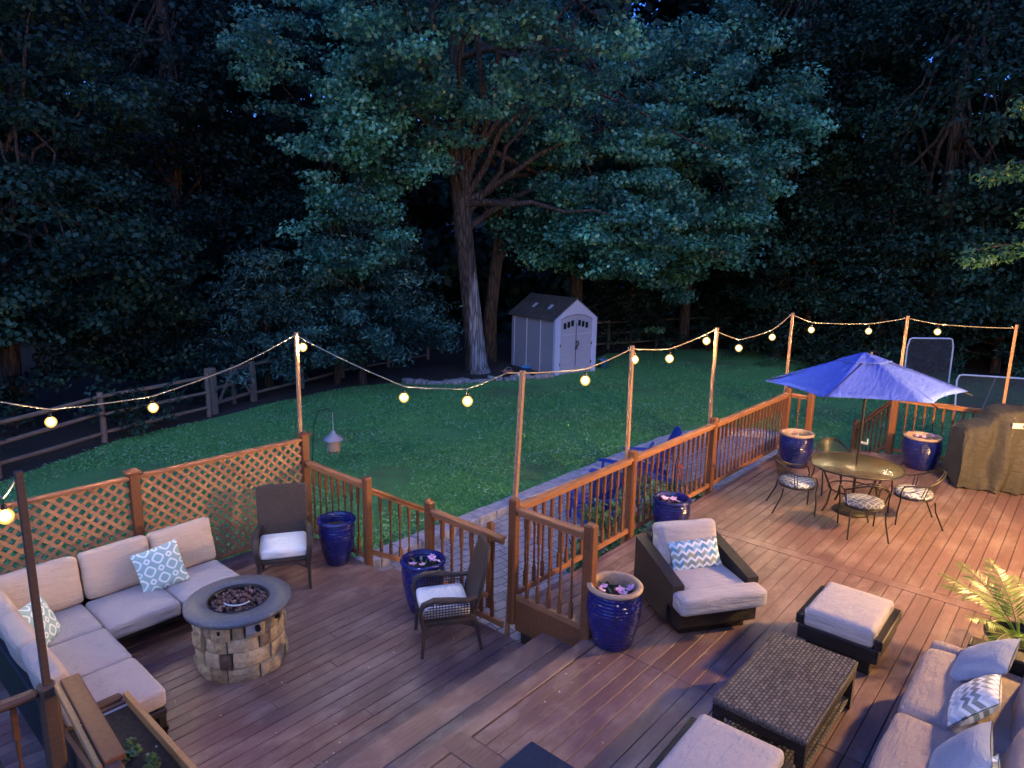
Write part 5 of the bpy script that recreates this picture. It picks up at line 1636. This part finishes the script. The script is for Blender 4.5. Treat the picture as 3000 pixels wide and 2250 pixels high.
tree('woodland_tree', 'dense green tree right of the shed with cascading leaf sprays', (25.0, 10.9, ZG),
     [(0, 0, -.1), (-.2, -.1, 3), (-.9, -.5, 8), (-1.6, -1.0, 13)], .28, [((-3.9, -2.5, 9.2), (3.9, 3.9, 5.0), 180), ((-4.4, -2.3, 4.8), (2.0, 2.0, 2.2), 50)], .19, M['maple'], 109, 170, .40, .9, 14)
tree('woodland_tree', 'tall green tree filling the middle of the right wood', (25.6, 6.6, ZG),
     [(0, 0, -.1), (.1, 0, 4), (-.1, .1, 10), (.1, 0, 16)], .3, [((0, 0, 10.5), (4.2, 4.2, 6.0), 180), ((-.4, -.5, 4.6), (3.2, 3.0, 2.4), 60)], .21, M['dark_tree'], 110, 190, .45, 1.05, 12)
tree('leafy_tree', 'dark tall tree at the upper right behind the light poles', (26.5, .9, ZG),
     [(0, 0, -.1), (.1, 0, 4), (-.1, .1, 10), (.1, 0, 16)], .32, [((0, 0, 9.8), (4.8, 4.8, 6.4), 190), ((0, 0, 3.6), (4.2, 4.2, 2.2), 70)], .21, M['dark_tree'], 111, 180, .5, 1.1, 12)
tree('leafy_tree', 'black tree mass at the right edge behind the soccer goal', (29.5, -5.0, ZG),
     [(0, 0, -.1), (.1, 0, 4), (-.1, .1, 10), (.1, 0, 16)], .32, [((0, 0, 9.0), (5.2, 5.2, 7.0), 200), ((0, 0, 2.8), (4.6, 4.6, 2.2), 80)], .22, M['dark_tree'], 112, 170, .5, 1.15, 12)
# pine and hemlocks
conifer('pine_tree', 'young grey green pine with soft needle tufts, left of the big trunk behind the lawn', (8.9, 14.6, ZG), 6.2, 3.7, .95, M['needle'], 201, .19, 80, 9, droop=.06, puff=1.35)
conifer('pine_tree', 'small grey pine at the left, beside the gate', (6.2, 16.0, ZG), 4.6, 2.8, .5, M['needle'], 202, .19, 60, 8, droop=.08, puff=1.3)
hm = conifer('hemlock_tree', 'drooping dark hemlock behind the right fence, above the bulbs', (25.0, 5.2, ZG), 9.0, 3.2, .6, M['hemlock'], 203, .24, 26, 18, droop=.42)
dup(hm, (28.0, 8.6, ZG), 1.0, 'drooping dark hemlock at the back of the lawn, right of the cascading green tree', None, (1.1, 1.1, .95))
dup(hm, (24.6, 2.3, ZG), 2.2, 'drooping dark hemlock behind the blue umbrella', None, (1.05, 1.05, .9))
dup(hm, (28.5, -1.2, ZG), 3.4, 'drooping dark hemlock behind the rebounder net', None, (1.2, 1.2, 1.0))
dup(hm, (23.4, 12.9, ZG), 4.4, 'drooping dark hemlock behind the shed at the back fence', None, (.9, .9, .75))
# a nearer tree at the right, only the ends of its branches reach the picture
def branch_tree():
    g = random.Random(9); t = thing('larch_tree', 'green branch ends of a near tree reaching in at the upper right edge', 'tree', (9.6, -7.4, ZG))
    mb = MB(); mb.tube([(0, 0, -.1), (.05, 0, 5), (0, .05, 12)], [.24, .18, .05], 10); C = []
    for z, L, az in ((8.6, 4.4, 100), (7.3, 4.6, 104), (6.3, 4.9, 101), (5.6, 4.3, 108), (5.0, 5.0, 103), (9.6, 4.0, 98), (7.9, 3.6, 112), (6.8, 3.4, 92)):
        a = R(az); e = Vector((L * math.cos(a), L * math.sin(a), z + .1))
        P = [Vector((0, 0, z - .2)), Vector((e.x * .5, e.y * .5, z + .35)), e + Vector((0, 0, -.35))]
        mb.tube(P, [.06, .04, .008], 5)
        for s2 in np.linspace(.25, 1, 12):
            p = P[0].lerp(P[1], s2 * 2) if s2 < .5 else P[1].lerp(P[2], s2 * 2 - 1)
            wd = .75 * (1.15 - s2)
            for k in (-1, 0, 1): C.append((p.x + k * wd * math.sin(a), p.y - k * wd * math.cos(a), p.z - .12 * abs(k) - .05))
    mb.build('trunk', M['bark2'], t)
    C = np.array(C); V, Q = leaf_cloud(C, np.tile([.30, .30, .12], (len(C), 1)), 46, .11, 77, .55, 2.2)
    fast_mesh('crown', V, Q, M['larch'], t)
branch_tree()
# shrubs along the fences
bush('fence_shrub', 'leafy shrub growing through the left fence below the two bulbs', (1.0, 13.4, ZG), 1.1, 1.4, 900, .14, M['dark_tree'], 41, group='shrubs along the fences')
bush('fence_shrub', 'dark shrub at the far left behind the split rails', (-2.6, 13.4, ZG), 1.5, 1.7, 900, .15, M['dark_tree'], 42, group='shrubs along the fences')
bush('fence_shrub', 'low dark shrub between the left fence and the gate', (3.9, 15.6, ZG), 1.3, 1.5, 800, .15, M['dark_tree'], 43, group='shrubs along the fences')
bush('sapling', 'thin pale sapling with a leafy top before the back fence', (21.0, 10.2, ZG), .42, 1.9, 300, .13, M['bush'], 44, 'sapling', 1, 'saplings and shrubs before the back fence')
bush('fence_shrub', 'shrub between the back fence and the second string light span', (24.6, 9.4, ZG), .8, 1.7, 500, .15, M['dark_tree'], 45, group='saplings and shrubs before the back fence')
bush('fence_shrub', 'shrub just right of the shed before the back fence', (18.6, 12.2, ZG), .7, 2.0, 500, .15, M['dark_tree'], 46, group='saplings and shrubs before the back fence')
bush('fence_shrub', 'dark shrub right of the light pole behind the umbrella tip', (25.4, 5.6, ZG), 1.2, 1.3, 700, .15, M['dark_tree'], 47, group='saplings and shrubs before the back fence')
bush('fence_shrub', 'dark shrub behind the top of the blue umbrella', (25.2, 3.4, ZG), 1.4, 1.5, 700, .15, M['dark_tree'], 48, group='saplings and shrubs before the back fence')
bush('planter_plant', 'small green seedling in the near left planter box', (-3.60, .15, .43), .12, .14, 90, .04, M['pleaf'], 49, 'plant')
bush('planter_plant', 'low trailing plant at the far end of the near left planter box', (-3.66, .45, .43), .11, .10, 90, .04, M['pleaf'], 50, 'plant')
# far wood
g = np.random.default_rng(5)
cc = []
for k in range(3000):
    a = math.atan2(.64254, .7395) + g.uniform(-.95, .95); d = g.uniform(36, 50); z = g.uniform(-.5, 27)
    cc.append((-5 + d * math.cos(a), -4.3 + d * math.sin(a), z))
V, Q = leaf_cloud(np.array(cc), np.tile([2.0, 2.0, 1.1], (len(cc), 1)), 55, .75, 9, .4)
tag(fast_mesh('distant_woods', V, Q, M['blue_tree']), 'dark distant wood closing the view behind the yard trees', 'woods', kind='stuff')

# added rise behind everything to block the sky's glow at the horizon
mb = MB(); vs = []
for i in range(41):
    a = math.atan2(.64254, .7395) - 1.5 + 3.0 * i / 40
    for j in range(6):
        d = 54 + 9 * j; z = ZG - .1 + 17 * (1 - math.exp(-((j / 2.2) ** 2))) + 1.2 * noise.noise(Vector((i * .6, j * .8, 0))) * (j > 0)
        vs.append((-5 + d * math.cos(a), -4.3 + d * math.sin(a), z))
mb.add(vs, [(i * 6 + j, i * 6 + j + 1, (i + 1) * 6 + j + 1, (i + 1) * 6 + j) for i in range(40) for j in range(5)], True)
tag(mb.build('horizon_glow_screen', M['floor']), kind='structure')
# ================================================================== SMALL BITS ON THE DECK
mb = MB(); g = random.Random(21)
for i in range(150):
    if g.random() < .5: x, y, z = g.uniform(-3.0, -.2), g.uniform(-.3, 3.6), .004
    else: x, y, z = g.uniform(-2.5, 6.5), g.uniform(-3.6, -1.1), H2 + .004
    if i > 120: x, y, z = g.uniform(-3.83, -3.45), g.uniform(-1.2, .65), .434
    a = g.uniform(0, 6.3); s2 = g.uniform(.006, .016)
    c, s3 = math.cos(a) * s2, math.sin(a) * s2
    mb.add([(x - c, y - s3, z), (x + s3 * .6, y - c * .6, z + .004), (x + c, y + s3, z + .002), (x - s3 * .6, y + c * .6, z + .005)], [(0, 1, 2, 3)])
tag(mb.build('leaf_litter', M['debris']), 'tiny pale leaf scraps scattered over the deck boards', 'litter', kind='stuff')
